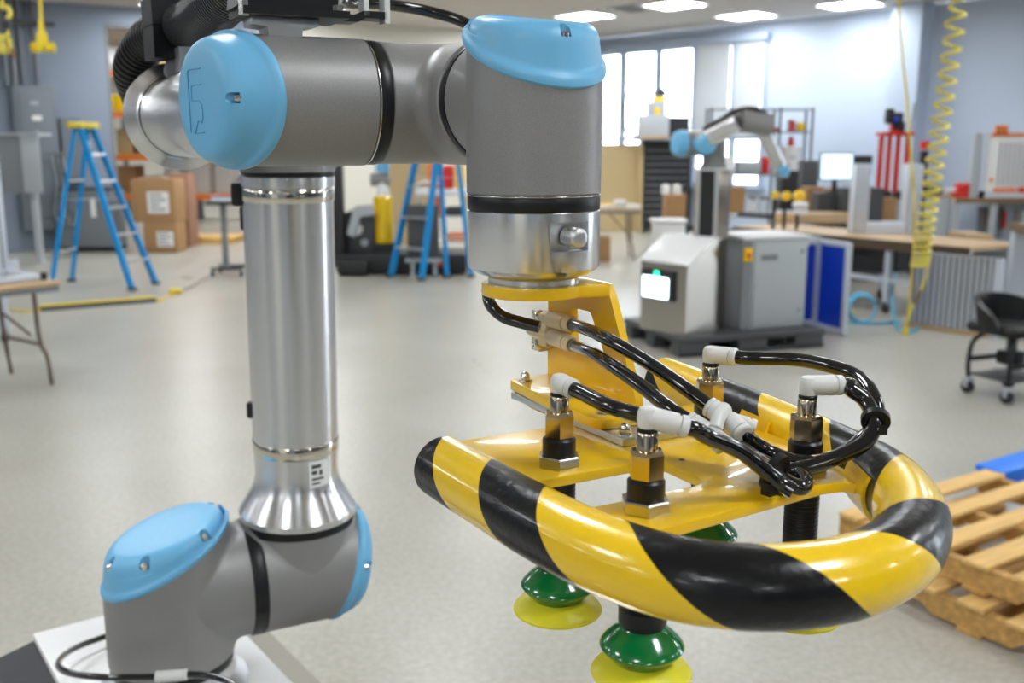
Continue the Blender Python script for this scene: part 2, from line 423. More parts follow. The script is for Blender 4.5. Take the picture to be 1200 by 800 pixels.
def tunit(mb, c, u, s, r, rs, low, mid, slope, stub, fil, seg=72):
    u, s = V(u), V(s); w_ = u.cross(s); vs = []; fs = []
    def ring(rr, hf): return [c+(s*math.cos(2*PI*k/seg)+w_*math.sin(2*PI*k/seg))*rr+u*hf(math.cos(2*PI*k/seg)) for k in range(seg)]
    top = lambda q: mid+slope*r*q
    rings = [ring(r*.97, lambda q: -low), ring(r, lambda q: -low+.03*r)]
    for k in range(1, 7): rings.append(ring(r, lambda q, k=k: (-low+.03*r)*(1-k/6)+top(q)*k/6))
    for i, R in enumerate(rings):
        vs += R
    for i in range(len(rings)-1):
        for k in range(seg):
            k2 = (k+1) % seg; fs.append((i*seg+k, i*seg+k2, (i+1)*seg+k2, (i+1)*seg+k))
    fs.append(tuple(reversed(range(seg)))); fs.append(tuple(range((len(rings)-1)*seg, len(rings)*seg)))
    mb.add(vs, fs)
    vs = []; fs = []; K = 8
    R_ = []
    R_.append([(rs*.97, stub) for k in range(seg)]); R_.append([(rs, stub-.03*rs) for k in range(seg)])
    for q in range(K+1):
        th = q/K*PI/2; row = []
        for k in range(seg):
            a = 2*PI*k/seg; ff = fil*math.cos(a)**2
            rho = rs+ff*(1-math.cos(th)); side = min(abs(rho*math.sin(a)), r*.9995)
            row.append((rho, min(math.sqrt(r*r-side*side)+ff*(1-math.sin(th)), stub-.03*rs)))
        R_.append(row)
    for row in R_:
        for k in range(seg):
            a = 2*PI*k/seg; vs.append(c+s*row[k][1]+(u*math.cos(a)+w_*math.sin(a))*row[k][0])
    for i in range(len(R_)-1):
        for k in range(seg):
            k2 = (k+1) % seg; fs.append((i*seg+k, i*seg+k2, (i+1)*seg+k2, (i+1)*seg+k))
    fs.append(tuple(range(seg)))
    mb.add(vs, fs)

def capmesh(mb, c, u, s, r, mid, slope, H, seg=72, topf=.5):
    u, s = V(u), V(s); w_ = u.cross(s)
    bk = min(r/.046, 1.1); bo = .0023/r
    prof = [(.97, -.006*r/.046, 1), (1.0, -.001, 1), (1+.6*bo, .0004, 1), (1+.88*bo, .0012*bk, 1), (1+bo, .0035*bk, 1), (1+.88*bo, .0058*bk, 1), (1+.6*bo, .0068*bk, 1), (.998, .0078*bk, 1), (.980, .0090*bk, .99), (.972, .0108*bk, .98)]
    k_ = r/.046; b0 = .010*k_; e = .012*k_; h1 = H-e
    for i in range(1, 4): prof.append((.972-.022*i/3, b0+.002*k_+(h1-b0-.002*k_)*i/3, 1-(1-topf)*i/3))
    for i in range(1, 7):
        th = i/6*PI/2; prof.append((.74+.21*math.cos(th), h1+e*math.sin(th), topf))
    prof += [(.5, H+.0004, topf), (.2, H+.0006, topf)]
    vs = []; fs = []
    for (f, dh, sf) in prof:
        for k in range(seg):
            a = 2*PI*k/seg
            vs.append(c+(s*math.cos(a)+w_*math.sin(a))*(r*f)+u*(mid+dh+sf*slope*r*f*math.cos(a)))
    for i in range(len(prof)-1):
        for k in range(seg):
            k2 = (k+1) % seg; fs.append((i*seg+k, i*seg+k2, (i+1)*seg+k2, (i+1)*seg+k))
    fs.append(tuple(reversed(range(seg)))); fs.append(tuple(range((len(prof)-1)*seg, len(prof)*seg)))
    mb.add(vs, fs)

def cap_with_screws(parent, c, u, s, r, mid, slope, H, angles, topf=.5):
    u, s = V(u), V(s); w_ = u.cross(s); k_ = r/.046
    mb = MB(); capmesh(mb, c, u, s, r, mid, slope, H, topf=topf)
    o = mb.build('cap', 'cap', parent)
    cs = []
    for deg in angles:
        a = math.radians(deg); d = s*math.cos(a)+w_*math.sin(a)
        top = mid+H+topf*slope*r*.9*math.cos(a)
        p = c+d*(r*.885)+u*(top-.0085*k_)
        cs.append(MB().cyl(p, p+u*.03, .0036*k_, seg=16))
        q = p+d*.006*k_+u*.015
        cs.append(MB().box(q, (.012*k_, .0072*k_, .03), mtx=Matrix((d, u.cross(d), u)).transposed()))
        sc = MB(); sc.lathe(p-u*.002, u, [(.0027*k_, 0), (.0027*k_, .0042*k_), (.0018*k_, .0052*k_), (.0012*k_, .0046*k_)], 12)
        sc.build('screw', 'screw', parent)
    cut(o, cs)
    return o

def ringband(parent, name, c, u, r, h0, h1, m_='rubber', lip=.0):
    b_ = (h1-h0)*(.05 if m_ == 'chrome' else .10)
    MB().lathe(c, u, [(r-.004, h0), (r-b_*.6, h0), (r, h0+b_), (r, h1-b_), (r-b_*.6, h1), (r-.004, h1)], 72).build(name, m_, parent)

SLOPE = .48
# base
mb = MB(); tunit(mb, BS, Z, A, .079, .0755, .088, .051, .49, .098, .016); base = mb.build('base_joint', 'cast', robot)
cap_with_screws(base, BS, Z, A, .079, .051, .49, .036, (195, 243, 305, 20, 85, 140), .62)
ringband(base, 'joint_ring', BS, -Z, .0775, .086, .098)
mb = MB(); mb.lathe(BS, -Z, [(.074, .096), (.078, .099), (.080, .112), (.094, .124), (.095, BS.z-PT-.001), (.09, BS.z-PT)], 64)
foot = mb.build('base_foot', 'aluflat', robot)
# shoulder
mb = MB(); tunit(mb, SH, A, Z, .0765, .074, .062, .052, .30, .088, .012); sh = mb.build('shoulder_joint', 'cast', robot)
cap_with_screws(sh, SH, A, Z, .0765, .052, .30, .030, (10, 80, 130, 180, 230, 300), .6)
ringband(sh, 'joint_ring', SH, -A, .0775, .060, .0785)
ringband(sh, 'joint_ring', SH, Z, .0757, .066, .0825)
# upper arm tube
d = UA-SH; L_ = d.length; d.normalize()
def zt(z): return (z+DZ-SH.z)/d.z
mb = MB(); mb.lathe(SH, d, [(.0765, zt(1.013)), (.0778, zt(1.014)), (.0778, zt(1.0215)), (.0765, zt(1.0235)), (.0665, zt(1.0405)), (.0610, zt(1.0500)), (.0572, zt(1.0590)), (.0552, zt(1.067)), (.0545, zt(1.076)),
     (.0552, zt(1.103)), (.0552, zt(1.120)), (.0558, zt(1.121)), (.0562, zt(1.432)), (.0562, zt(1.450)), (.0580, zt(1.451)), (.0585, zt(1.460)), (.0575, zt(1.466)), (.05, zt(1.467))], 80)
ua = mb.build('upper_arm', 'alu', robot, ang=24)
ringband(ua, 'steel_band', SH, d, .0566, zt(1.104), zt(1.120), 'chrome')
ringband(ua, 'steel_band', SH, d, .0575, zt(1.433), zt(1.449), 'chrome')
cx = SH+d*zt(1.085)
mb = MB(); 
for i in range(6):
    a0 = math.radians(-63+i*6); a1 = math.radians(-57+i*6)
    for a in (a0,): pass
vs = []; 
for i in range(7):
    a = math.radians(-62+i*5.5); 
    for h in (-.024, .014): vs.append(cx+V((math.cos(a)*.0557, math.sin(a)*.0557, 0))+d*h)
mb.add(vs, [(2*i, 2*i+2, 2*i+3, 2*i+1) for i in range(6)])
mb.build('type_sticker', 'paper', ua)
mb = MB()
for (a0, a1, h0, h1) in ((-58, -44, .004, .009), (-58, -50, -.004, .001), (-47, -42, -.006, .001), (-58, -40, -.012, -.009), (-58, -46, -.018, -.0155)):
    vs = []
    for i in range(5):
        a = math.radians(a0+(a1-a0)*i/4)
        for h in (h0, h1): vs.append(cx+V((math.cos(a)*.0559, math.sin(a)*.0559, 0))+d*h)
    mb.add(vs, [(2*i, 2*i+2, 2*i+3, 2*i+1) for i in range(4)])
mb.build('sticker_print', 'dgrey', ua)
mb = MB(); q = SH+d*zt(1.16); mb.rbox(q+V((-.056, -.012, 0)), (.008, .012, .022), .003); mb.build('cable_clip', 'black', ua)
mb = MB(); q = SH+d*zt(1.44); mb.rbox(q+V((-.062, .0, .0)), (.016, .02, .03), .004); mb.rbox(q+V((-.056, .0, -.03)), (.01, .014, .03), .003); mb.build('cable_clip', 'black', ua)
# elbow
mb = MB(); tunit(mb, UA, A, -Z, .068, .058, .06, .04, .3, .078, .012); el = mb.build('elbow_joint', 'cast', robot)
mb = MB(); capmesh(mb, UA, A, -Z, .068, .04, .3, .028); mb.build('cap', 'cap', el)
ringband(el, 'joint_ring', UA, -Z, .0572, .072, .083)
ringband(el, 'joint_ring', UA, -A, .066, .06, .072)
# forearm
mb = MB(); tunit(mb, EF, -A, B, .050, .0495, .068, .004, .05, .085, .004); fo = mb.build('forearm_root', 'cast', robot)
dl = (EF-AC).length
mb = MB(); mb.lathe(EF, B, [(.05, .086), (.0568, .087), (.0574, .088), (.0574, .0925), (.0568, .0945), (.0462, .1035), (.0455, .106), (.0432, .1085), (.0428, dl-.078), (.0440, dl-.074), (.040, dl-.070)], 80)
fa = mb.build('forearm', 'alu', robot, ang=22)
ringband(fa, 'joint_ring', EF, B, .0535, .076, .0885)
ringband(fa, 'seam_ring', EF, B, .0440, .1085, .1098)
# first wrist
mb = MB(); tunit(mb, AC, -A, -B, RW, .0440, .0635, .027, SLOPE, .072, .008); w1 = mb.build('wrist', 'cast', robot)
c1 = cap_with_screws(w1, AC, -A, -B, RW, .027, SLOPE, .026, (180, 62, 298), .5)
ringband(w1, 'joint_ring', AC, A, .0453, .0645, .0735); ringband(w1, 'seal_lip', AC, A, .0457, .0634, .0643, 'screw')
# logo on the cap face: darker raised lines stand for shade in the engraving
topn = V((-A.x, -A.y, 0))
fx = (B*(RW)-A*(.5*SLOPE*RW*-1)).normalized()       # in the tilted face, towards the viewer
face = AC-A*(.027+.026+.0008)
def fp(x, y):                                        # x 0..1 across, y 0..1 downwards
    X = -.016+x*.021; Yv = .021-y*.043
    return face+B*X+A*(.5*SLOPE*X)+Z*Yv
lg = MB()
for path in ([(1, 0), (.1, 0), (0, .03), (0, 1.0)], [(1, .25), (.32, .25), (.22, .28), (.22, .47), (.32, .50), (.75, .50), (.95, .56), (1, .66), (1, .78), (.90, .85), (.62, .82), (.35, 1.02), (1.05, 1.0)]):
    lg.tube([fp(*p) for p in path], .00042, 6, sm=False)
lg.build('engraved_logo', 'capline', w1)
# middle wrist
mb = MB(); tunit(mb, BC, -B, -A, RW, .0448, .066, .027, SLOPE, .0695, .012); w2 = mb.build('wrist', 'cast', robot)
mb = MB(); capmesh(mb, BC, -B, -A, RW*.94, .024, SLOPE, .022); mb.build('cap', 'cap', w2)
ringband(w2, 'joint_ring', BC, B, .0450, .067, .0745)
# last wrist with the tool flange
mb = MB(); tunit(mb, CC, Z, -B, RW, .0445, .0635, .027, SLOPE, .0500, .010); w3 = mb.build('wrist', 'cast', robot)
cap_with_screws(w3, CC, Z, -B, RW, .027, SLOPE, .024, (180, 62, 298), .32)
ringband(w3, 'joint_ring', CC, -Z, .0455, .0643, .0735); ringband(w3, 'seal_lip', CC, -Z, .0456, .0634, .0641, 'screw')
tb = 1.407+DZ
mb = MB(); hz = CC.z
mb.lathe((CC.x, CC.y, 0), Z, [(.0315, tb), (.0318, tb+.004), (.0365, tb+.0075), (.0395, 1.4140+DZ), (.0445, 1.4175+DZ), (.0456, 1.419+DZ), (.0456, 1.4565+DZ), (.0445, 1.4575+DZ)], 80)
tool = mb.build('tool_flange', 'alu', robot)
kd = V((.53, -.848, 0)).normalized(); kw = V((kd.y*-1, kd.x, 0)); kc = V((CC.x, CC.y, 1.4415+DZ))
cut(tool, [MB().box(kc+kd*.0486, (.0195, .030, .019), mtx=Matrix((kd, kw, Z)).transposed())])
mb = MB(); mb.lathe(kc+kd*.040, kd, [(.0052, 0), (.0064, .001), (.0066, .008), (.0066, .013), (.0062, .0145), (.0050, .0155), (.003, .016)], 24); mb.build('connector_plug', 'aluflat', tool)

# ------------------------------------------------------------------ dress pack on the arm
def hz_pt(x, y, D): return V((0, 0, CZ))+ray(x, y)*D
hp = [hz_pt(182, 150, 1.19), hz_pt(166, 115, 1.15), hz_pt(157, 80, 1.11), hz_pt(176, 46, 1.07), hz_pt(210, 33, 1.01), hz_pt(238, 20, .92), hz_pt(262, -2, .83), hz_pt(287, -30, .75)]
P = smooth_path(hp, 40)
cum = [0]
for i in range(1, len(P)): cum.append(cum[-1]+(P[i]-P[i-1]).length)
pitch = .0072; N = int(cum[-1]/pitch*6); Q = []; rr = []
j = 0
for i in range(N+1):
    s_ = cum[-1]*i/N
    while j < len(P)-2 and cum[j+1] < s_: j += 1
    Q.append(P[j].lerp(P[j+1], (s_-cum[j])/max(1e-9, cum[j+1]-cum[j])))
    ph = (s_/pitch) % 1; rr.append(1 if ph < .52 else (.83 if ph < .95 else .97))
fr = path_frames(Q); vs = []; fs = []; sg = 28
for q_, (x, y), r_ in zip(Q, fr, rr):
    for k in range(sg): vs.append(q_+(x*math.cos(2*PI*k/sg)+y*math.sin(2*PI*k/sg))*.0222*r_)
for i in range(N):
    for k in range(sg): k2 = (k+1) % sg; fs.append((i*sg+k, i*sg+k2, (i+1)*sg+k2, (i+1)*sg+k))
fs += [tuple(reversed(range(sg))), tuple(range(N*sg, (N+1)*sg))]
o = MB().add(vs, fs).build('corrugated_hose', 'conduit', ang=60)
tag(o, 'black corrugated hose looping over the arm behind the blue cap', 'hose')
# hose clamp on the forearm
pc = hz_pt(212, 33, 1.01); hd_ = (hz_pt(238, 20, .92)-hz_pt(176, 46, 1.07)).normalized()
cl = thing('hose_clamp', 'black block clamp gripping the corrugated hose above the silver forearm', 'clamp', pc)
cxv = hd_.cross(Z).normalized(); cup = cxv.cross(hd_)
poly = []
for k in range(0, 21):
    a = PI*k/20; poly.append((.0228*math.cos(a), .0228*math.sin(a)))
outer = [(-.033, .0), (-.033, .026), (-.027, .033), (.027, .033), (.033, .026), (.033, 0)]
MB().prism(list(reversed(outer))[::-1]+poly[::1], cxv, cup, pc-hd_*.019, hd_*.038).build('clamp_half', 'blackpl', cl)
poly2 = [(x, -y) for x, y in poly]
outer2 = [(-.033, -.001), (-.033, -.032), (.033, -.032), (.033, -.001)]
MB().prism(outer2+poly2, cxv, cup, pc-hd_*.019, hd_*.038).build('clamp_half', 'blackpl', cl)
bp_ = AC-B*.335
mb = MB(); mb.box(bp_+Z*.046, (.03, .05, .035), AL); mb.build('clamp_foot', 'aluflat', cl)
q = hz_pt(203, 80, 1.0)
mb = MB(); mb.lathe(q, V((.35, -.9, .1)), [(.0085, -.02), (.0085, 0), (.0075, .001), (.0075, .003), (.004, .0032)], 20); mb.build('bolt_head', 'mgrey', cl)
# hose holder on the first wrist
ht = AC+A*.012+Z*(RW)
hh = thing('hose_holder', 'black block hose holder with tray standing on the grey wrist', 'holder', ht)
def hl(x, y, z): return ht+A*x+B*y+Z*z
RA = Matrix.Rotation(AL, 3, 'Z')
mb = MB(); mb.prism([(-.030, .011), (.018, .011), (.018, .006), (.006, .004), (.005, -.004), (-.018, -.004), (-.019, .004), (-.030, .005)], A, Z, hl(0, -.012, 0), B*.026); mb.build('holder_bracket', 'aluflat', hh, bevel=.0006)
mb = MB(); mb.box(hl(.000, 0, .0135), (.074, .05, .005), mtx=RA); mb.prism([(.036, .011), (.048, .011), (.054, .014), (.070, .014), (.070, .019), (.052, .019), (.046, .016), (.036, .016)], A, Z, hl(0, -.010, 0), B*.02); mb.build('tray', 'blackpl', hh)
poly = [(-.040, .0165), (-.036, .044)]
for k in range(0, 13):
    a = PI+PI*k/12; poly.append((.001+.019*math.cos(a), .044+.018*math.sin(a)))
poly += [(.034, .044), (.030, .0165)]
MB().prism(poly, A, Z, hl(0, -.018, 0), B*.036).build('clamp_block', 'blackpl', hh)
mb = MB()
mb.box(hl(.0545, .004, .024), (.004, .012, .016), mtx=RA); mb.box(hl(.0705, .004, .021), (.004, .012, .02), mtx=RA); mb.box(hl(.0585, .004, .031), (.010, .012, .004), mtx=RA)
mb.build('edge_clip', 'whitept', hh)
mb = MB(); mb.cyl(hl(-.036, .02, .010), hl(-.036, .02, .022), .004, seg=6); mb.cyl(hl(.03, .02, .0165), hl(.03, .02, .02), .004, seg=6); mb.build('bolt_head', 'screw', hh)
# feed hose from the holder to the last wrist
o = MB().tube([hl(-.03, .0, .052), hl(.03, .0, .047), hz_pt(400, 2, .80), hz_pt(450, 5, .84), hz_pt(500, 13, .86), hz_pt(545, 27, .86), hz_pt(590, 60, .84)], .0048, 16).build('feed_hose', 'hose')
tag(o, 'shiny black feed hose arching from the hose holder behind the topmost blue cap', 'hose')

# ================================================================== VACUUM GRIPPER
AG = math.radians(29)
a_ = V((math.cos(AG), math.sin(AG), 0)); b_ = V((math.sin(AG), -math.cos(AG), 0))
GO = V((.0148, .69, 0))
def g(u, v, z): return GO+a_*u+b_*v+Z*(z+DZ)
RG = Matrix((a_, b_*-1, Z)).transposed()
grip = thing('vacuum_gripper', 'yellow vacuum gripper with striped bumper hanging from the robot wrist', 'gripper', (GO.x, GO.y, tb))
def rounded(poly, r, n=4):
    out = []; N_ = len(poly)
    for i in range(N_):
        p, q, s_ = V((*poly[i-1], 0)), V((*poly[i], 0)), V((*poly[(i+1) % N_], 0))
        rad = r[i] if isinstance(r, (list, tuple)) else r
        if rad <= 0: out.append((q.x, q.y)); continue
        d0 = (p-q); d1 = (s_-q); rr_ = min(rad, d0.length*.45, d1.length*.45)
        p0 = q+d0.normalized()*rr_; p1 = q+d1.normalized()*rr_
        for k in range(n+1):
            t = k/n; pt = p0*(1-t)**2+q*(2*t*(1-t))+p1*t*t; out.append((pt.x, pt.y))
    return out
# bracket: disc top plate, web with a window, foot
mb = MB()
ZT0, ZT1 = 1.3985, 1.4068
disc = [(.036*math.cos(math.radians(x)), .036*math.sin(math.radians(x))) for x in range(62, 299, 8)]
top = disc+[(.014, -.045), (.0455, -.045), (.0455, .031), (.040, .036), (.022, .0335)]
mb.prism(rounded(top, 0), a_, b_, g(0, 0, ZT0), Z*(ZT1-ZT0))
plate = mb.build('bracket_top', 'yel', grip, bevel=.0008)
mb = MB()
u0, u1 = .0395, .0455
web = [(-.0455, 1.3215), (.0675, 1.3215), (.0705, 1.330), (.0365, 1.3990), (.030, 1.4066), (-.0455, 1.4066)]
win_ = rounded([(-.0135, 1.3840), (.0125, 1.3845), (.0345, 1.3520), (-.0105, 1.3530)], .003, 4)
webo = rounded(web, [0, 0, .004, .006, .004, 0], 4)
# window cut by a boolean
mb.prism(webo, b_, Z, g(u0, 0, DZ*0), a_*(u1-u0))
bracket = mb.build('bracket_web', 'yel', grip)
cb = MB(); cb.prism(win_, b_, Z, g(u0-.01, 0, 0), a_*(u1-u0+.02)); cut(bracket, [cb])
mb = MB(); foot_p = rounded([(.003, -.041), (.0455, -.046), (.0455, .076), (.032, .087), (-.002, .087), (-.002, .03)], [.005, 0, .004, .01, .012, 0])
mb.prism(foot_p, a_, b_, g(0, 0, 1.3212), Z*.0072); mb.build('bracket_foot', 'yel', grip, bevel=.0008)
# silver spacer plate
mb = MB(); mb.prism([(.000, -.032), (.064, -.032), (.064, .108), (.002, .108)], a_, b_, g(0, 0, 1.3162), Z*.0048); mb.build('spacer_plate', 'aluflat', grip, bevel=.0004)
# yellow mounting plate with a window between its arms
outl = rounded([(-.098, .046), (.010, .046), (.010, -.024), (.060, -.024), (.060, .046), (.118, .046), (.116, .135), (.108, .205), (.098, .245), (.080, .268), (.070, .260), (.078, .235), (.074, .222), (.058, .219), (-.060, .2285), (-.098, .2285),
    (-.098, .186), (.000, .186), (.006, .178), (.006, .144), (.000, .137), (-.098, .137)], [.003, 0, 0, 0, 0, .004, .004, .004, .008, .004, .004, .008, .01, .02, .01, .004, .004, .012, .008, .008, .012, .004], 4)
mb = MB(); mb.prism(outl, a_, b_, g(0, 0, 1.3100), Z*.006)
mb.build('mounting_plate', 'yel', grip, bevel=.0006)
# saddles that hold the bumper
bpts = [(-.1085, .080), (-.107, .13), (-.104, .19), (-.098, .235), (-.084, .272), (-.058, .2965), (-.020, .3075), (.021, .301), (.056, .281), (.084, .252), (.104, .218), (.116, .17), (.125, .115), (.133, .06), (.140, .0), (.144, -.035)]
ZB, RB = 1.3130, .0186
bp3 = smooth_path([g(u, v, ZB) for u, v in bpts], 14)
for (k, s0) in ((1, 134), (2, 168)):
    i0 = s0; c0 = bp3[i0]; t_ = (bp3[i0+1]-bp3[i0-1]).normalized(); sd = t_.cross(Z)
    inw = sd if sd.dot(g(.01, .16, ZB)-c0) > 0 else -sd
    prof = []
    for q in range(15):
        th = math.radians(-110+q*10); prof.append(((RB+.0014)*math.cos(th), (RB+.0014)*math.sin(th)))
    for q in range(14, -1, -1):
        th = math.radians(-110+q*10); prof.append(((RB+.0034)*math.cos(th), (RB+.0034)*math.sin(th)))
    MB().prism(prof, inw, Z, c0-t_*.016, t_*.032).build('bumper_saddle', 'yel', grip)
# striped bumper: one tube, tape edges follow the helix
import bisect
cum = [0]
for i in range(1, len(bp3)): cum.append(cum[-1]+(bp3[i]-bp3[i-1]).length)
Lb = cum[-1]; NB = 16; MS = 36
KN = [(-.12, -.60), (.0174, .64), (.0702, 1.14), (.1235, 1.64), (.189, 2.14), (.250, 2.64), (.303, 3.14), (.352, 3.58), (.404, 3.94), (.466, 4.375), (.545, 4.875), (.607, 5.375), (.688, 5.875), (.90, 7.3)]
def s_of(ph):                                      # tape turns are not quite even along the tube
    for (s0, p0), (s1, p1) in zip(KN, KN[1:]):
        if ph <= p1 or s1 == KN[-1][0]: return s0+(s1-s0)*(ph-p0)/(p1-p0)
def bpt(s_):
    s_ = max(0, min(Lb, s_))
    lo = min(max(bisect.bisect_right(cum, s_)-1, 0), len(cum)-2)
    t = (s_-cum[lo])/(cum[lo+1]-cum[lo])
    p = bp3[lo].lerp(bp3[lo+1], t)
    t0_ = (bp3[lo+1]-bp3[max(lo-1, 0)]).normalized(); t1_ = (bp3[min(lo+2, len(bp3)-1)]-bp3[lo]).normalized()
    tt = t0_.lerp(t1_, t).normalized()
    return p, Z, tt.cross(Z).normalized()
mb = MB(); imin, imax = -2*NB, 8*NB
vs = []; fs = []; mi = []; grid = {}
for i in range(imin, imax+1):
    for jx in range(MS):
        p, x, y = bpt(s_of(i/NB+jx/MS)); th = 2*PI*jx/MS
        grid[(i, jx)] = len(vs); vs.append(p+(x*math.cos(th)+y*math.sin(th))*RB)
for i in range(imin, imax):
    for jx in range(MS):
        if jx < MS-1: q = (grid[(i, jx)], grid[(i+1, jx)], grid[(i+1, jx+1)], grid[(i, jx+1)])
        elif i+1+NB <= imax: q = (grid[(i, jx)], grid[(i+1, jx)], grid[(i+1+NB, 0)], grid[(i+NB, 0)])
        else: continue
        if s_of((i+1)/NB+(jx+1)/MS) < 0 or s_of(i/NB+jx/MS) > Lb: continue
        fs.append(q); mi.append(0 if (i % NB) < NB//2 else 1)
mb.v += vs
for f, k in zip(fs, mi): mb.f.append(list(f)); mb.mi.append(k)
mb.cur = 0
for s_ in (0, Lb):
    p, x, y = bpt(s_); mb.add([p+(x*math.cos(2*PI*k/36)+y*math.sin(2*PI*k/36))*RB for k in range(36)], [tuple(range(36))])
bump = mb.build('bumper_guard', ['tapek', 'tapey'], grip, ang=60)
# suction cups with their fittings
CUPS = {'fl': (-.0514, .119), 'fr': (-.0513, .2035), 'br': (.070, .193), 'bl': (.078, .0985)}
def hexr(r): return r
for key, (u, v) in CUPS.items():
    c0 = g(u, v, 0)
    def at_(z): return V((c0.x, c0.y, z+DZ))
    MB().lathe(at_(1.316), Z, [(.0128, 0), (.0132, .0008), (.0132, .0062), (.0122, .007)], 6).build('lock_nut', 'zinc', grip, ang=20)
    MB().lathe(at_(1.3228), Z, [(.0093, 0), (.0098, .001), (.0098, .0095), (.0085, .0108)], 32).build('collar', 'rubber', grip)
    MB().lathe(at_(1.3335), Z, [(.0088, 0), (.0094, .0008), (.0094, .0132), (.0085, .0150), (.0058, .0154)], 6).build('hex_body', 'brass', grip, ang=20)
    MB().lathe(at_(1.3485), Z, [(.0056, 0), (.0056, .0085), (.0050, .0095)], 28).build('stem_tube', 'nickel', grip)
    MB().lathe(at_(1.3578), Z, [(.0050, 0), (.0054, .0004), (.0054, .0018), (.0048, .0024)], 28).build('stem_seal', 'rubber', grip)
    mb = MB(); pr_ = [(.0085, 0)]
    zz = 0
    for k in range(22): pr_ += [(.0100, zz+.0004), (.0100, zz+.0013), (.0094, zz+.0016), (.0094, zz+.0022)]; zz += .0026
    pr_[-1] = (.0100, zz-.0105); pr_ = [q for q in pr_ if q[1] <= zz-.0105 or q[0] == .0085]; pr_ += [(.0128, zz-.0100), (.0128, zz-.002), (.0115, zz+.0005)]
    mb.lathe(at_(1.3100), -Z, pr_, 28); mb.build('threaded_stem', 'rubber', grip)
    mb = MB(); mb.lathe(at_(1.2520), -Z, [(.0105, -.004), (.0122, 0), (.0150, .0020), (.0200, .0068), (.0218, .0090), (.0224, .0104), (.0216, .0120), (.0180, .0155), (.0160, .0180), (.0150, .0190)], 40); mb.build('bellows', 'green', grip)
    mb = MB(); mb.lathe(at_(1.2520), -Z, [(.0140, .0175), (.0190, .0195), (.0250, .0232), (.0268, .0255), (.0266, .0268), (.024, .0255), (.012, .0215), (.002, .021)], 40); mb.build('cup_lip', 'lip', grip)
# small nuts on the foot and spacer
def dome_nut(u, v, z):
    c0 = g(u, v, z); mb = MB(); mb.lathe(c0, Z, [(.0052, 0), (.0052, .0007)], 24); mb.lathe(c0+Z*.0007, Z, [(.0039, 0), (.0041, .0005), (.0041, .0028), (.0036, .0031)], 6)
    mb.lathe(c0+Z*.0038, Z, [(.0034, 0), (.0031, .0016), (.0022, .003), (.001, .0037)], 16); mb.build('dome_nut', 'screw', grip)
for u, v, z in ((.011, -.030, 1.3284), (.010, .099, 1.3210), (.053, .100, 1.3210), (.010, .074, 1.3284)): dome_nut(u, v, z)
mb = MB(); mb.lathe(g(-.012, .002, 1.3985), -Z, [(.0042, 0), (.0042, .002), (.003, .0034)], 20); mb.build('flange_bolt', 'screw', grip)
mb = MB(); mb.cyl(g(.018, .146, 1.3161), g(.018, .146, 1.3163), .0018, seg=16); mb.build('small_hole', 'black', grip)

# pneumatic fittings and hoses
def fitting(p0, p1, r, m_, name='push_fitting', collar=True):
    p0, p1 = V(p0), V(p1); L0 = (p1-p0).length
    pr_ = [(r*.75, 0), (r*.97, .0007), (r, .002), (r, L0*.74), (r*.80, L0*.745)]
    if collar: pr_ += [(r*.80, L0*.80), (r*1.0, L0*.81), (r*1.0, L0*.95), (r*.85, L0)]
    else: pr_ += [(r*.9, L0)]
    return MB().lathe(p0, p1-p0, pr_, 28)
def Zp(x, y, z): return pz(x, y, z+DZ)
def elbow(key, dirv, Lf=.0235):
    u, v = CUPS[key]; c0 = g(u, v, 1.3655); d_ = (V(dirv)-c0).normalized()
    mb = MB(); mb.lathe(V((c0.x, c0.y, 1.3600+DZ)), Z, [(.0040, 0), (.0046, .0005), (.0046, .006)], 24)
    mb.lathe(c0, Z, [(.0050, -.005), (.0056, -.001), (.0054, .0026), (.0042, .0048), (.002, .0056)], 24)
    f_ = fitting(c0-d_*.001, c0+d_*Lf, .0058, 'fit'); mb.v, k = mb.v, len(mb.v)
    mb.add(f_.v, f_.f); mb.build('elbow_fitting', 'fit', grip)
    return c0+d_*Lf, d_
HR = .0044
ZF = 1.3655
p_fl, d_fl = elbow('fl', Zp(695, 466, 1.3625), .0125)
p_fr, d_fr = elbow('fr', Zp(815, 503, 1.3595), .021)
p_bl, d_bl = elbow('bl', Zp(880, 420, 1.366), .018)
p_br, d_br = elbow('br', Zp(990, 451, 1.3655), .020)
hoses = []
def hose(pts, label=None, r=HR):
    o = MB().tube(pts, r, 16, 8).build('air_hose', 'hose', grip); return o
# from the flange down to the first splitter
s1 = g(.0335, -.004, 1.3695)
sp_in = Zp(621, 377, 1.374); 
hose([Zp(571, 340, 1.395), Zp(575, 357, 1.386), Zp(590, 371, 1.378), Zp(608, 377, 1.375), Zp(632, 383, 1.372)], r=.0046)
def Wd(x, y, u):                                  # a point seen at x,y on the plane u = const of the gripper
    d_ = ray(x, y); o_ = V((0, 0, CZ)); k = (u-(o_-GO).dot(a_))/d_.dot(a_); return o_+d_*k
i0 = Wd(622, 383, .030); c1_ = Wd(641, 387, .030); oA0 = Wd(645, 374, .030); oA1 = Wd(671, 380, .028); oB0 = Wd(646, 394, .030); oB1 = Wd(671, 404, .027)
mb = MB()
for p0, p1, r in ((c1_+(c1_-i0)*.3, i0, .0062), (oA0, oA1, .0062), (oB0, oB1, .0062)):
    f_ = fitting(p0, p1, r, 'fitb'); mb.add(f_.v, f_.f)
mb.rbox(Wd(642, 386, .033), (.012, .014, .026), .003, 2, mtx=RG)
mb.box(Wd(635, 371, .036), (.010, .012, .010), mtx=RG); mb.box(Wd(634, 402, .036), (.010, .012, .010), mtx=RG)
mb.build('hose_splitter', 'fitb', grip)
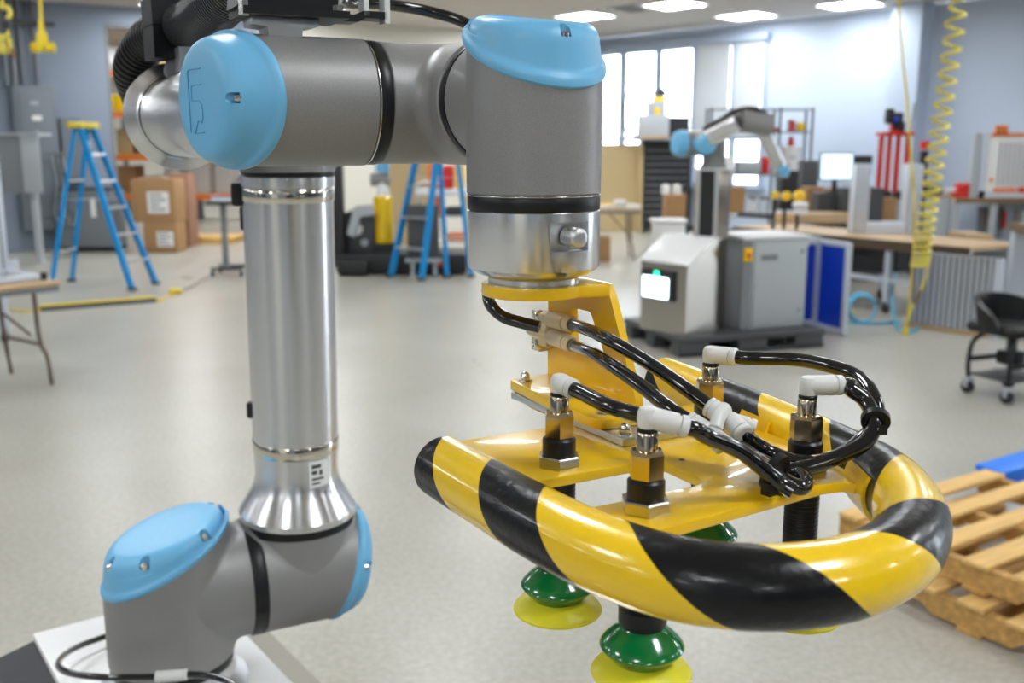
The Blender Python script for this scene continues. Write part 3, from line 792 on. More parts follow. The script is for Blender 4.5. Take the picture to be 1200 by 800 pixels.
for xy in ((633, 370), (632, 403)):
    q = Wd(*xy, .031); mb = MB(); mb.lathe(q+a_*.001, -a_, [(.0042, 0), (.0042, .003), (.0034, .0052), (.0018, .0058), (.0012, .0052)], 16)
    mb.build('splitter_screw', 'screw', grip)
# second splitter
q1 = Zp(834, 478, 1.350); q2 = Zp(810, 495, 1.345)
hose([oA1-(oA1-oA0)*.3, oA1, Zp(710, 396, 1.378), Zp(760, 425, 1.368), Zp(805, 456, 1.358), q1])
hose([oB1-(oB1-oB0)*.3, oB1, Zp(705, 420, 1.366), Zp(750, 451, 1.358), Zp(790, 482, 1.350), q2])
q3 = Zp(868, 505, 1.341); q4 = Zp(846, 520, 1.336); q1b = Zp(852, 490, 1.3455); q2b = Zp(829, 507, 1.3405)
mb = MB()
for p0, p1 in ((q1b, q1+(q1-q1b)*.25), (q2b, q2+(q2-q2b)*.25), (q1b-(q1b-q3)*.1, q3+(q3-q1b)*.3), (q2b, q4+(q4-q2b)*.2)):
    f_ = fitting(p0, p1, .0060, 'fit'); mb.add(f_.v, f_.f)
mb.tube([Zp(838, 503, 1.343), Zp(843, 487, 1.349), Zp(850, 478, 1.352)], .0042, 12)
q5 = Zp(886, 500, 1.342); f_ = fitting(q1b, q5, .0042, 'fit'); mb.add(f_.v, f_.f)
mb.build('hose_splitter', 'fit', grip)
# the big loop to the far corner cup
loop = [q3, Zp(882, 517, 1.334), Zp(905, 531, 1.327), Zp(940, 541, 1.325), Zp(978, 536, 1.328), Zp(1010, 515, 1.336), Zp(1028, 488, 1.348), Zp(1022, 462, 1.358), Zp(1003, 440, 1.364), Zp(970, 428, 1.367), Zp(930, 421, 1.367), Zp(895, 420, 1.366), p_bl+d_bl*.004, p_bl-d_bl*.004]
hose(loop)
loop2 = [p_br-d_br*.004, p_br+d_br*.004, Zp(996, 455, 1.3645), Zp(1013, 468, 1.359), Zp(1025, 497, 1.348), Zp(1014, 518, 1.339), Zp(985, 534, 1.332), Zp(950, 546, 1.3265), Zp(925, 551, 1.324), Zp(895, 541, 1.325), Zp(872, 526, 1.329), q4]
hose(loop2)
mb = MB()
tq = Zp(1026, 492, 1.350); 
mb.lathe(tq, Zp(1021, 462, 1.358)-Zp(1024, 500, 1.346), [(.0072, -.002), (.0080, -.002), (.0080, .002), (.0072, .002)], 20); mb.box(Zp(1033, 503, 1.346), (.005, .005, .005)); mb.build('cable_tie', 'blackpl', grip)
# hoses from the two front cups, bundled and doubled back
hose([p_fl-d_fl*.003, p_fl+d_fl*.006, Zp(720, 478, 1.361), Zp(762, 489, 1.357), Zp(800, 497, 1.351), Zp(845, 518, 1.341), Zp(880, 536, 1.333), Zp(915, 560, 1.324), Zp(938, 571, 1.3215), Zp(944, 564, 1.3225), Zp(930, 550, 1.3235)])
hose([p_fr-d_fr*.003, p_fr+d_fr*.004, Zp(826, 510, 1.3555), Zp(860, 524, 1.347), Zp(890, 545, 1.336), Zp(915, 566, 1.3265), Zp(930, 576, 1.323)])
hose([Zp(868, 523, 1.333), Zp(885, 537, 1.329), Zp(905, 552, 1.324), Zp(925, 569, 1.3212)])
mb = MB(); tq = Zp(908, 553, 1.3295); mb.lathe(tq, V((.5, -.5, -.25)), [(.0098, -.002), (.0110, -.002), (.0110, .002), (.0098, .002)], 20); mb.box(Zp(902, 572, 1.323), (.007, .006, .007), .6); mb.build('cable_tie', 'blackpl', grip)

# ================================================================== PEDESTAL
pd = thing('robot_pedestal', 'white topped steel pedestal with sloping sides under the robot', 'pedestal', (BS.x, BS.y, 0))
e1p = V((.81, .586, 0)).normalized(); e2p = V((.586, -.81, 0)).normalized(); o_p = V((-.701, 1.351, PT))
tp = [o_p, o_p+e1p*.252, o_p+e1p*.252+e2p*.42, o_p+e2p*.42]
mb = MB(); mb.add([*(p.copy() for p in tp), *(p-Z*.012 for p in tp)], [(0, 1, 2, 3), (7, 6, 5, 4), (0, 4, 5, 1), (1, 5, 6, 2), (2, 6, 7, 3), (3, 7, 4, 0)]); mb.build('top_plate', 'pedwhite', pd, bevel=.002)
ce = (tp[0]+tp[1]+tp[2]+tp[3])/4
lo_ = [ce+(p-ce)*2.5-Z*.22 for p in tp]; bo_ = [V((p.x, p.y, 0)) for p in lo_]
hi_ = [p-Z*.012 for p in tp]
for nm, k, mt in (('skirt_panel', 3, 'dgrey'), ('skirt_panel', 1, 'steel'), ('skirt_panel', 0, 'steel'), ('skirt_panel', 2, 'steel')):
    k2 = (k+1) % 4
    nrm = (hi_[k2]-hi_[k]).cross(lo_[k]-hi_[k]).normalized()
    q = [hi_[k], hi_[k2], lo_[k2], lo_[k]]
    mb = MB(); mb.add([*q, *(x+nrm*-.004 for x in q)], [(0, 1, 2, 3), (7, 6, 5, 4), (0, 4, 5, 1), (1, 5, 6, 2), (2, 6, 7, 3), (3, 7, 4, 0)]); mb.build(nm, mt, pd)
mb = MB(); mb.add([*lo_, *bo_], [(0, 1, 2, 3), (7, 6, 5, 4), (0, 4, 5, 1), (1, 5, 6, 2), (2, 6, 7, 3), (3, 7, 4, 0)]); mb.build('cabinet_body', 'dgrey', pd)
# hose round the base
ch = thing('coupled_hose', 'thin black hose with a white coupler curling round the robot base', 'hose', (BS.x, BS.y-.12, PT+.01))
zc = PT+.012
def hb(x, y, z=zc): return pz(x, y, z)
MB().tube([hb(150, 737, 1.034), hb(128, 744, 1.034), hb(88, 759, 1.040), hb(69, 775, 1.055), hb(78, 787, 1.072), hb(120, 793, 1.09), hb(186, 793, 1.098)], .0042, 14).build('hose_run', 'hose', ch)
MB().tube([hb(214, 790, 1.098), hb(240, 791, 1.098), hb(262, 796, 1.095), hb(282, 808, 1.09)], .0042, 14).build('hose_run', 'hose', ch)
f_ = MB(); f_.lathe(hb(182, 793, 1.098), hb(218, 790, 1.098)-hb(182, 793, 1.098), [(.0055, 0), (.007, .001), (.007, .005), (.0062, .006), (.0068, .008), (.0068, .030), (.0062, .032), (.007, .033), (.007, .036), (.0055, .037)], 24); f_.build('coupler', 'fit', ch)

# ================================================================== SHOP FLOOR
AR = math.atan2(R1.y, R1.x)                        # the hall's own axes
AE = math.atan2(.327, .945)                        # axes of the machine skid
def rot2(a): return V((math.cos(a), math.sin(a), 0)), V((-math.sin(a), math.cos(a), 0))
def lbox(parent, name, m_, c, size, bevel=0, rbev=0):
    mb = MB()
    if rbev: mb.rbox(c, size, rbev)
    else: mb.box(c, size)
    return mb.build(name, m_, parent, world=False, bevel=bevel)
def lcyl(parent, name, m_, p0, p1, r, seg=16):
    return MB().cyl(p0, p1, r, seg=seg).build(name, m_, parent, world=False)
def caster(parent, x, y, r=.05, m_='black'):
    mb = MB(); mb.cyl((x-.015, y, r), (x+.015, y, r), r, seg=18); c = mb.build('caster', m_, parent, world=False)
    mb = MB(); mb.box((x, y, r*2+.01), (.05, .06, .02)); mb.box((x+.022, y, r*1.5), (.005, .03, r)); mb.box((x-.022, y, r*1.5), (.005, .03, r)); mb.build('caster_fork', 'lgrey', c, world=False)

# ---- wooden pallets
PE1, PE2 = V((.84, .54, 0)), V((.54, -.84, 0)); APL = math.atan2(.54, .84)
def pallet(name, label, o, dz, L1_, L2_, n, group):
    t = thing(name, label, 'pallet', (o.x, o.y, dz), APL, group)      # local x along the boards, local -y along the stringers
    for k in range(3):
        x = .03+(L1_-.06)*k/2
        st = MB()
        st.prism([(0, 0), (L2_*.18, 0), (L2_*.21, .032), (L2_*.34, .032), (L2_*.37, 0), (L2_*.63, 0), (L2_*.66, .032), (L2_*.79, .032), (L2_*.82, 0), (L2_, 0), (L2_, .085), (0, .085)], (0, -1, 0), (0, 0, 1), (x-.02, 0, .016), (.04, 0, 0))
        st.build('stringer', 'palletd', t, world=False)
    for k in range(n):
        y = -.055-(L2_-.11)*k/(n-1); wd = .100+random.uniform(-.008, .008)
        lbox(t, 'deck_board', 'pallet', (L1_/2+random.uniform(-.012, .012), y, .110+random.uniform(-.001, .002)), (L1_, wd, .018), bevel=.002)
    for k in (0, n//2, n-1):
        y = -.055-(L2_-.11)*k/(n-1)
        lbox(t, 'bottom_board', 'palletd', (L1_/2, y, .008), (L1_, .095, .016), bevel=.002)
    return t
po = V((1.34, 3.885, 0))
pallet('wooden_pallet', 'pale wooden pallet on top, beside the striped bumper', po, .131, 1.02, 1.22, 7, 'stacked wooden pallets')
pallet('wooden_pallet', 'stained wooden pallet lying on the floor under another pallet', po-PE1*.07+PE2*.035, 0, 1.05, 1.22, 7, 'stacked wooden pallets')
bpo = pz(1150, 546, .14)
t = thing('plastic_beam', 'bright blue plastic beam lying behind the wooden pallets', 'beam', (bpo.x, bpo.y, 0), APL)
lbox(t, 'beam_top', 'bluepl', (.6, -.06, .135), (1.25, .16, .03), bevel=.005); lbox(t, 'beam_web', 'bluepl', (.6, -.06, .06), (1.2, .08, .12)); 
for k in range(3): lbox(t, 'beam_foot', 'bluepl', (.1+.5*k, -.06, .02), (.14, .16, .04), bevel=.005)

# ---- rolling stool
sa_, sb_ = fl(1142, 459), fl(1176, 473); sp = (sa_+sb_)/2
t = thing('rolling_stool', 'black rolling stool with wraparound back and lower tray', 'stool', (sp.x+.93*.17, sp.y+.37*.17, 0), math.atan2(.37, .93))
mb = MB(); mb.rbox((0, 0, .455), (.40, .38, .075), .035, 4); mb.build('seat', 'blackpl', t, world=False)
mb = MB(); vs = []; fs = []; n_ = 22
for k in range(n_+1):
    a = math.radians(-25+230*k/n_); e = math.sin(PI*k/n_)**.5
    for (r_, z_) in ((.205, .43), (.240, .43+.20*e+.03), (.200, .43+.20*e+.03), (.185, .43)): vs.append((r_*math.cos(a), r_*math.sin(a)*.95, z_))
for k in range(n_):
    for q in range(4): fs.append((k*4+q, k*4+(q+1) % 4, (k+1)*4+(q+1) % 4, (k+1)*4+q))
fs += [(3, 2, 1, 0), (n_*4, n_*4+1, n_*4+2, n_*4+3)]
mb.add(vs, fs); mb.build('backrest', 'blackpl', t, world=False, ang=50)
for sx in (-1, 1):
    for sy in (-1, 1):
        MB().tube([(sx*.10, sy*.10, .42), (sx*.16, sy*.14, .36), (sx*.175, sy*.155, .22), (sx*.17, sy*.15, .11)], .014, 10).build('leg', 'blackpl', t, world=False)
        caster(t, sx*.17, sy*.15, .042)
mb = MB(); mb.rbox((0, 0, .135), (.34, .30, .02), .008); mb.build('tray', 'dgrey', t, world=False)
lcyl(t, 'gas_post', 'dgrey', (0, 0, .24), (0, 0, .42), .03); lbox(t, 'lift_block', 'blackpl', (0, 0, .26), (.12, .12, .09), bevel=.01)
lbox(t, 'cross_bar', 'blackpl', (0, -.145, .235), (.33, .025, .03)); lbox(t, 'cross_bar', 'blackpl', (0, .145, .235), (.33, .025, .03))

t.scale = (1.14, 1.14, 1.06)

# ---- machine skid with steel cabinet, column, second arm
F0 = V((1.37, 8.037, 0))
t = thing('skid_pallet', 'black plastic skid under the stainless cabinet and grey control cabinet', 'pallet', F0, AE)
lbox(t, 'deck', 'dgrey', (.71, .53, .145), (1.42, 1.08, .05), bevel=.01)
for x in (.15, .71, 1.27):
    for y in (.08, .54, .98): lbox(t, 'foot_block', 'dgrey', (x, y, .06), (.28, .15, .12), bevel=.008)
lbox(t, 'lower_rail', 'dgrey', (.71, .035, .02), (1.42, .06, .03))
Fc = pz(803, 394, .17)
pL = pz(750, 384, .17); lv = (pL-Fc).normalized(); AC_ = math.atan2(-lv.x, lv.y); WC = (pL-Fc).length
t = thing('steel_cabinet', 'stainless steel cabinet with slanted lid and lit touch screen', 'cabinet', (Fc.x, Fc.y, .17), AC_)
ztop = py(803, 311, Fc.y).z-.17; zb_ = ztop+.20
mb = MB(); mb.prism([(0, 0), (.50, 0), (.50, zb_), (.30, zb_), (0, ztop)], (1, 0, 0), (0, 0, 1), (0, 0, 0), (0, WC, 0)); mb.build('body', 'steel', t, world=False, ang=15)
mb = MB(); sl = V((.30, 0, .20)).normalized(); nrm = V((-.20, 0, .30)).normalized()
mb.prism([(-.01, -.02), (.37, -.02), (.37, WC+.02), (-.01, WC+.02)], sl, (0, 1, 0), V((0, 0, ztop))+nrm*.002, nrm*.012); mb.build('lid', 'whitept', t, world=False, bevel=.003)
def scr(x, y):                                       # image point on the cabinet's screen side
    e1, e2 = rot2(AC_); d_ = ray(x, y); n_ = e1; k = ((Fc-V((0, 0, CZ))).dot(n_))/d_.dot(n_); p = V((0, 0, CZ))+d_*k
    return (p-V((Fc.x, Fc.y, 0))).dot(e2), p.z-.17
ya, za = scr(790, 352); yb_, zb2 = scr(754, 318)
mb = MB(); mb.rbox((-.012, (ya+yb_)/2, (za+zb2)/2+.01), (.03, abs(yb_-ya)*1.06, abs(zb2-za)*1.08+.03), .012); mb.build('screen_bezel', 'black', t, world=False)
lbox(t, 'touch_screen', 'screen', (-.028, (ya+yb_)/2+.012, (za+zb2)/2-.01), (.006, abs(yb_-ya)*.80, abs(zb2-za)*.84), bevel=0)
MB().lathe((-.026, (ya+yb_)/2, zb2+.0), (-1, 0, 0), [(.026, 0), (.026, .008), (.02, .012)], 20).build('status_lamp', 'teal', t, world=False)
ck = V((Fc.x, Fc.y, 0))+rot2(AE)[0]*.38+rot2(AE)[1]*.30
ct = py(829, 199, ck.y).z
t = thing('steel_column', 'stainless lift column with black slot carrying the distant robot arm', 'column', (ck.x, ck.y, .17+zb_), -.12)
hcol = ct-(.17+zb_)
lbox(t, 'column_body', 'steel', (0, 0, hcol/2), (.28, .26, hcol), bevel=.006)
lbox(t, 'slot', 'black', (-.055, -.131, hcol/2), (.125, .006, hcol*.96))
lbox(t, 'edge_rail', 'aluflat', (-.125, -.132, hcol/2), (.025, .012, hcol)); lbox(t, 'edge_rail', 'aluflat', (.02, -.132, hcol/2), (.03, .012, hcol))
lbox(t, 'top_plate', 'aluflat', (0, 0, hcol+.008), (.32, .30, .016), bevel=.002)
# second arm standing on the column
def arm_tube(parent, name, p0, p1, r, m_='alu'): return MB().cyl(p0, p1, r, seg=28).build(name, m_, parent)
Yc = ck.y
t = thing('industrial_robot', 'distant silver robot arm bending over the lift column, black cable along it', 'robot', (ck.x, ck.y, ct+.016))
XF_T = t
b0 = V((ck.x, ck.y, ct+.016)); bz = py(822, 168, Yc)
mb = MB(); mb.lathe(b0, Z, [(.115, 0), (.115, .02), (.098, .03), (.095, bz.z-b0.z+.07)], 32); mb.build('base_joint', 'cast', t)
s0 = bz; s1 = py(796, 168, Yc-.06)
mb = MB(); mb.cyl(s0+(s0-s1)*.5, s1+(s0-s1)*.15, .105, seg=32); mb.build('shoulder_joint', 'cast', t)
MB().lathe(s1+(s0-s1)*.2, s1-s0, [(.109, 0), (.109, .03), (.095, .075), (.06, .09)], 32).build('cap', 'cap', t)
u0_ = py(826, 165, Yc-.16); u1_ = py(866, 143, Yc-.30)
MB().lathe(u0_-(u1_-u0_).normalized()*.05, u1_-u0_, [(.078, 0), (.092, .02), (.076, .06), (.072, (u1_-u0_).length+.04), (.085, (u1_-u0_).length+.05)], 32).build('upper_arm', 'alu', t)
MB().lathe(u0_+V((0, 0, -.02)), V((.2, -1, -.3)), [(.090, -.05), (.090, .03), (.075, .07), (.05, .08)], 32).build('cap', 'cap', t)
e0 = py(868, 141, Yc-.28); e1_ = py(902, 147, Yc-.22)
mb = MB(); mb.cyl(e0, e1_, .092, seg=32); mb.build('elbow_joint', 'cast', t)
f0_ = py(892, 146, Yc-.2); f1_ = py(916, 200, Yc-.1)
MB().lathe(f0_, f1_-f0_, [(.078, 0), (.068, .03), (.062, .06), (.058, (f1_-f0_).length)], 28).build('forearm', 'alu', t)
mb = MB(); mb.cyl(f1_+V((-.05, 0, .0)), f1_+V((.05, 0, .0)), .060, seg=28); mb.build('wrist', 'cast', t)
MB().lathe(f1_+V((.0, -.04, 0)), V((0, -1, -.1)), [(.048, 0), (.048, .04), (.038, .06)], 28).build('cap', 'cap', t)
o = MB().tube([py(824, 152, Yc-.08), py(845, 140, Yc-.12), py(860, 131, Yc-.26), py(878, 127, Yc-.28), py(898, 134, Yc-.24), py(904, 155, Yc-.2), py(912, 180, Yc-.14), py(918, 190, Yc-.1)], .020, 12).build('cable_bundle', 'conduit', t)

# ---- grey control cabinet
e1, e2 = rot2(AE)
gc = V((Fc.x, Fc.y, 0))+e1*.56+e2*.05
gt = py(870, 280, gc.y+.1).z-.17
t = thing('control_cabinet', 'light grey control cabinet with orange emergency switch', 'cabinet', (gc.x, gc.y, .17), AE)
lbox(t, 'body', 'ral', (.33, .30, gt/2), (.62, .55, gt), bevel=.008)
lbox(t, 'door', 'ral', (.37, .018, gt/2), (.52, .02, gt*.94), bevel=.006)
lbox(t, 'side_strip', 'mgrey', (.035, .016, gt/2), (.09, .02, gt*.96))
mb = MB(); mb.lathe((.62-.05, .0, gt*.86), (0, -1, 0), [(.012, 0), (.012, .012), (.008, .015)], 16); mb.build('latch', 'mgrey', t, world=False)
mb = MB(); mb.lathe((.62-.05, .0, gt*.2), (0, -1, 0), [(.012, 0), (.012, .012), (.008, .015)], 16); mb.build('latch', 'mgrey', t, world=False)
lbox(t, 'nameplate', 'mgrey', (.25, .006, gt*.80), (.16, .004, .05))
mb = MB(); mb.box((.035, .0, gt*.84), (.075, .03, .11)); mb.build('switch_plate', 'tapey', t, world=False)
mb = MB(); mb.lathe((.035, -.015, gt*.84), (0, -1, 0), [(.024, 0), (.024, .02), (.016, .03)], 20); mb.build('emergency_switch', 'orange', t, world=False)
lbox(t, 'top_cover', 'white', (.33, .30, gt+.012), (.66, .58, .024), bevel=.004)

# ---- blue panelled enclosure with open door
bc = V((2.911, 9.50, 0)); bh = .86
t = thing('blue_enclosure', 'aluminium framed enclosure with royal blue panels, door standing open', 'enclosure', bc, AE)
for x, y in ((0, 0), (-.42, 0), (0, .55), (-.42, .55)): lbox(t, 'frame_post', 'profile', (x, y, bh/2), (.05, .05, bh))
for y in (0, .55): lbox(t, 'frame_rail', 'profile', (-.21, y, bh-.025), (.42, .05, .05)); lbox(t, 'frame_rail', 'profile', (-.21, y, .05), (.42, .05, .05))
for x in (-.42, 0): lbox(t, 'frame_rail', 'profile', (x, .275, bh-.025), (.05, .55, .05))
lbox(t, 'blue_panel', 'royal', (-.21, .004, bh/2), (.37, .012, bh-.14)); lbox(t, 'blue_panel', 'royal', (-.42, .275, bh/2), (.012, .5, bh-.12)); lbox(t, 'top_sheet', 'lgrey', (-.21, .275, bh+.004), (.46, .60, .01))
dr = MB(); 
for y in (-.045, -.46): dr.box((.0, y, bh/2), (.045, .045, bh-.02))
for z in (bh-.03, .035): dr.box((.0, -.2525, z), (.045, .37, .045))
d_ = dr.build('open_door', 'profile', t, world=False); lbox(d_, 'blue_panel', 'royal', (.0, -.2525, bh/2), (.014, .37, bh-.10))

# ---- long workbench and what stands on it
W0, W1, WZ = V((2.69, 12.17, 0)), V((4.39, 9.56, 0)), .76
AB = math.atan2((W1-W0).y, (W1-W0).x); LB_ = (W1-W0).length
t = thing('workbench', 'long wood topped workbench with aluminium legs behind the blue panels', 'workbench', W0, AB)
lbox(t, 'bench_top', 'wood', (LB_/2, .43, WZ-.02), (LB_, .86, .04)); lbox(t, 'front_edge', 'darkedge', (LB_/2, -.004, WZ-.055), (LB_, .012, .105))
for x in (.06, LB_*.5, LB_*.70, LB_-.06):
    for y in (.06, .80): lbox(t, 'leg', 'profile', (x, y, (WZ-.04)/2+.05), (.06, .06, WZ-.14)); caster(t, x, y, .05)
lbox(t, 'lower_rail', 'profile', (LB_/2, .06, .34), (LB_-.1, .05, .05)); lbox(t, 'lower_rail', 'profile', (LB_/2, .80, .34), (LB_-.1, .05, .05))
lbox(t, 'under_box', 'black', (LB_*.56, .40, .53), (.62, .5, .28)); lbox(t, 'under_box', 'black', (LB_*.80, .40, .53), (.30, .5, .26))
def on_bench(x, y): return pz(x, y, WZ)
def crate(name, label, cat, x0, x1, yt, yb, m_, dep=.3, rz=None, group=None, z=WZ, parts=True):
    p0, p1 = pz(x0, yb, z), pz(x1, yb, z); Y = (p0.y+p1.y)/2
    h_ = py((x0+x1)/2, yt, Y).z-z; c = V(((p0.x+p1.x)/2, Y+dep/2, z)); wd = abs(p1.x-p0.x)
    t = thing(name, label, cat, c, 0 if rz is None else rz, group)
    lbox(t, 'carton' if parts else 'body', m_, (0, 0, h_/2), (wd, dep, h_), bevel=.004)
    if parts: lbox(t, 'packing_tape', 'tan', (0, 0, h_+.001), (wd*1.002, .06, .002)); lbox(t, 'flap', m_, (0, -dep/2-.004, h_-.05), (wd, .006, .10))
    return t
crate('cardboard_box', 'brown cardboard box on the workbench beside the yellow hubs', 'box', 944, 964, 219, 251, 'card')
crate('cardboard_box', 'taller brown cardboard box on the workbench next to aluminium frame', 'box', 970, 993, 221, 252, 'card')
crate('cardboard_box', 'brown cardboard box seen through the aluminium frame on the workbench', 'box', 1022, 1050, 232, 258, 'card')
crate('cardboard_box', 'orange brown cardboard box behind the steel column, on the workbench', 'box', 851, 872, 219, 250, 'card')
crate('equipment_case', 'black equipment case on the workbench behind the yellow hubs', 'case', 915, 934, 200, 246, 'black', .3, parts=False)
crate('equipment_case', 'dark grey equipment case on the workbench beside the lit monitor', 'case', 938, 957, 188, 240, 'dgrey', .3, parts=False)
t = crate('wood_slab_stack', 'stack of pale wooden boards lying on the workbench', 'boards', 912, 1000, 250, 262, 'wood', .35, parts=False)
for k, (x, y, r_) in enumerate(((909, 229, .045), (922, 230, .055), (937, 230, .068))):
    p = py(x, y, 11.6); lab = ['smallest yellow ring hub in the row above the bench', 'middle yellow ring hub in the row above the bench', 'largest yellow ring hub in the row above the bench'][k]
    t = thing('ring_hub', lab, 'hub', (p.x, p.y, p.z), 0, 'yellow ring hubs'); 
    MB().lathe((0, .03, 0), (-.2, -1, .1), [(r_, 0), (r_, .05), (r_*.8, .06), (r_*.35, .06), (r_*.3, .02)], 24).build('hub_ring', 'tapey', t, world=False)
    q = pz(x, 252, WZ); lcyl(t, 'stand', 'black', (0, .06, WZ-p.z), (0, .06, 0), .02)
for k, y in enumerate((240, 248)):
    p = py(938, y, 11.3); o = MB().lathe((p.x, p.y, p.z-.03), Z, [(.07, 0), (.085, .01), (.085, .05), (.07, .06)], 24).build('coil_spool', 'white'); tag(o, 'white round spool, upper of the two under the yellow hubs' if k == 0 else 'white round spool, lower of the two under the yellow hubs', 'spool')
p = on_bench(882, 250); o = MB().lathe((p.x, p.y, WZ), Z, [(.05, 0), (.07, .03), (.072, .09), (.05, .13), (.02, .14)], 24).build('helmet', 'white'); tag(o, 'round white hard cap on the workbench beside the steel column', 'cap')
p = on_bench(895, 256); t = thing('machined_fixture', 'dark metal fixture with clamps on the workbench', 'fixture', (p.x, p.y+.2, WZ), AB)
lbox(t, 'base_plate', 'dgrey', (0, 0, .03), (.55, .3, .06)); 
for k in range(4): lcyl(t, 'clamp_post', 'aluflat', (-.2+.13*k, 0, .06), (-.2+.13*k, .02, .24+.03*(k % 2)), .025)
lbox(t, 'cross_plate', 'mgrey', (0, .08, .26), (.55, .06, .06))
# aluminium frame
fa0, fa1 = on_bench(1001, 274), on_bench(1071, 272)
fy = (fa0.y+fa1.y)/2; hF = py(1010, 192, fy).z-WZ
t = thing('aluminium_portal', 'upright U shaped frame of thick aluminium profile on the workbench', 'frame', ((fa0.x+fa1.x)/2, fy+.05, WZ))
wF = fa1.x-fa0.x
for sx in (-1, 1): 
    pp_ = lbox(t, 'upright', 'profile', (sx*(wF/2-.085), 0, hF/2), (.17, .16, hF), bevel=.004)
    for k in range(3): lbox(pp_, 'groove', 'mgrey', (sx*(wF/2-.085)-.05+.05*k, -.0805, hF/2), (.012, .004, hF))
lbox(t, 'sill', 'profile', (0, 0, .06), (wF-.34, .16, .12), bevel=.004)
# monitors
def monitor(label, x0, x1, y0, y1, Y, m_):
    a, b = py(x0, y1, Y), py(x1, y0, Y); c = (a+b)/2
    t = thing('monitor', label, 'monitor', (c.x, Y, a.z-.16)); wd = b.x-a.x; h_ = b.z-a.z
    lbox(t, 'housing', 'black', (0, .02, .16+h_/2), (wd, .04, h_), bevel=.006); lbox(t, 'screen', m_, (0, -.002, .16+h_/2), (wd*.92, .006, h_*.9)); lbox(t, 'neck', 'black', (0, .05, .09), (.06, .03, .2)); lbox(t, 'stand', 'black', (0, .04, .008), (.24, .18, .016))
    lbox(t, 'pedestal', 'dgrey', (0, .04, -(a.z-.16)/2), (.5, .3, (a.z-.16)-.002))
monitor('lit monitor showing a pale blue picture near the aluminium frame', 960, 1001, 179, 211, 13.2, 'mon')
monitor('dark switched off monitor right behind the aluminium frame', 1000, 1023, 182, 205, 12.9, 'black')
# red frame press with black gripper head
ra, rb_ = py(1026, 226, 13.6), py(1067, 157, 13.6)
t = thing('red_frame_fixture', 'red steel frame fixture with a black tool head on top', 'fixture', ((ra.x+rb_.x)/2, 13.6, 0)); wr = rb_.x-ra.x
for x in (-wr/2+.03, -wr*.16, wr*.12, wr/2-.03): lbox(t, 'post', 'red', (x, 0, (ra.z+rb_.z)/2), (.055, .06, rb_.z-ra.z))
lbox(t, 'top_rail', 'red', (0, 0, rb_.z), (wr, .3, .05)); lbox(t, 'foot_block', 'black', (-wr*.3, 0, ra.z-.03), (wr*.42, .25, .12)); lbox(t, 'table_cabinet', 'lgrey', (0, .1, ra.z/2-.05), (wr*1.1, .5, ra.z-.1)); lbox(t, 'foot_block', 'black', (wr*.3, 0, ra.z-.03), (wr*.3, .25, .12)); lbox(t, 'mast', 'red', (-wr*.05, 0, rb_.z+.09), (.10, .08, .16))
hc = py(1052, 138, 13.5); hx = hc.x-(ra.x+rb_.x)/2
mb = MB(); mb.rbox((hx-.02, -.02, hc.z), (.22, .16, .15), .03); mb.rbox((hx-.08, -.02, hc.z+.08), (.10, .12, .09), .02); mb.rbox((hx+.09, -.02, hc.z-.12), (.08, .10, .14), .02); mb.rbox((hx+.02, .0, hc.z-.1), (.12, .1, .12), .02); mb.build('tool_head', 'black', t, world=False)
MB().lathe((hx-.02, -.10, hc.z-.02), (0, -1, 0), [(.04, 0), (.04, .02), (.02, .025)], 18).build('lens', 'royal', t, world=False)
mb = MB(); mb.cyl((hx+.23, 0, hc.z-.25), (hx+.25, 0, hc.z+.2), .012); mb.build('antenna_rod', 'mgrey', t, world=False)
# desk lamp with red shade
p = on_bench(992, 240); t = thing('task_lamp', 'jointed task lamp with small red orange head near the monitor', 'lamp', (p.x, p.y, WZ))
q = py(998, 224, p.y)-p; r_ = py(986, 202, p.y)-p
MB().lathe((0, 0, 0), Z, [(.09, 0), (.09, .02), (.03, .03)], 20).build('base', 'aluflat', t, world=False); lcyl(t, 'arm', 'aluflat', (0, 0, .02), r_*.98, .012); lcyl(t, 'arm', 'aluflat', r_, q, .012)
MB().lathe(q-V((.03, 0, -.05)), V((.4, -.3, -1)), [(.02, 0), (.05, .06), (.055, .10)], 18).build('shade', 'orange', t, world=False)

# ---- wire rack behind the distant arm
ra, rb_ = py(831, 205, 17.6), py(953, 126, 17.6)
t = thing('wire_rack', 'tall black wire rack in front of the white wall', 'rack', ((ra.x+rb_.x)/2, 17.6, 0)); wr = rb_.x-ra.x
for sx in (-.5, .18, .5):
    for y in (0, .4): lcyl(t, 'post', 'dgrey', (sx*wr, y, 0), (sx*wr, y, rb_.z), .022)
for z in (rb_.z-.03, py(890, 155, 17.6).z, py(890, 205, 17.6).z, .5): lbox(t, 'shelf', 'mgrey', (0, .2, z), (wr, .42, .03))
sz = py(890, 205, 17.6).z+.015
def rack_item(name, label, cat, x, yb, w_, h_, m_, Y=17.6, z=None):
    p = py(x, yb, Y); zz = p.z if z is None else z
    o = MB().rbox((p.x, Y+.2, zz+h_/2), (w_, .25, h_), .015).build(name, m_); tag(o, label, cat)
t_ = thing('white_bucket', 'white plastic bucket with lid on the wire rack', 'bucket', (py(929, 200, 17.6).x, 17.8, sz))
MB().lathe((0, 0, 0), Z, [(.15, 0), (.19, .42), (.2, .43), (.2, .47), (.0, .47)], 24).build('body', 'white', t_, world=False); MB().tube([(-.19, 0, .40), (0, -.2, .28), (.19, 0, .40)], .008, 8).build('handle', 'mgrey', t_, world=False)
MB().lathe((0, 0, .471), Z, [(.06, 0), (.05, .12), (.02, .18)], 16).build('spout', 'red', t_, world=False)
s2 = py(890, 155, 17.6).z+.016
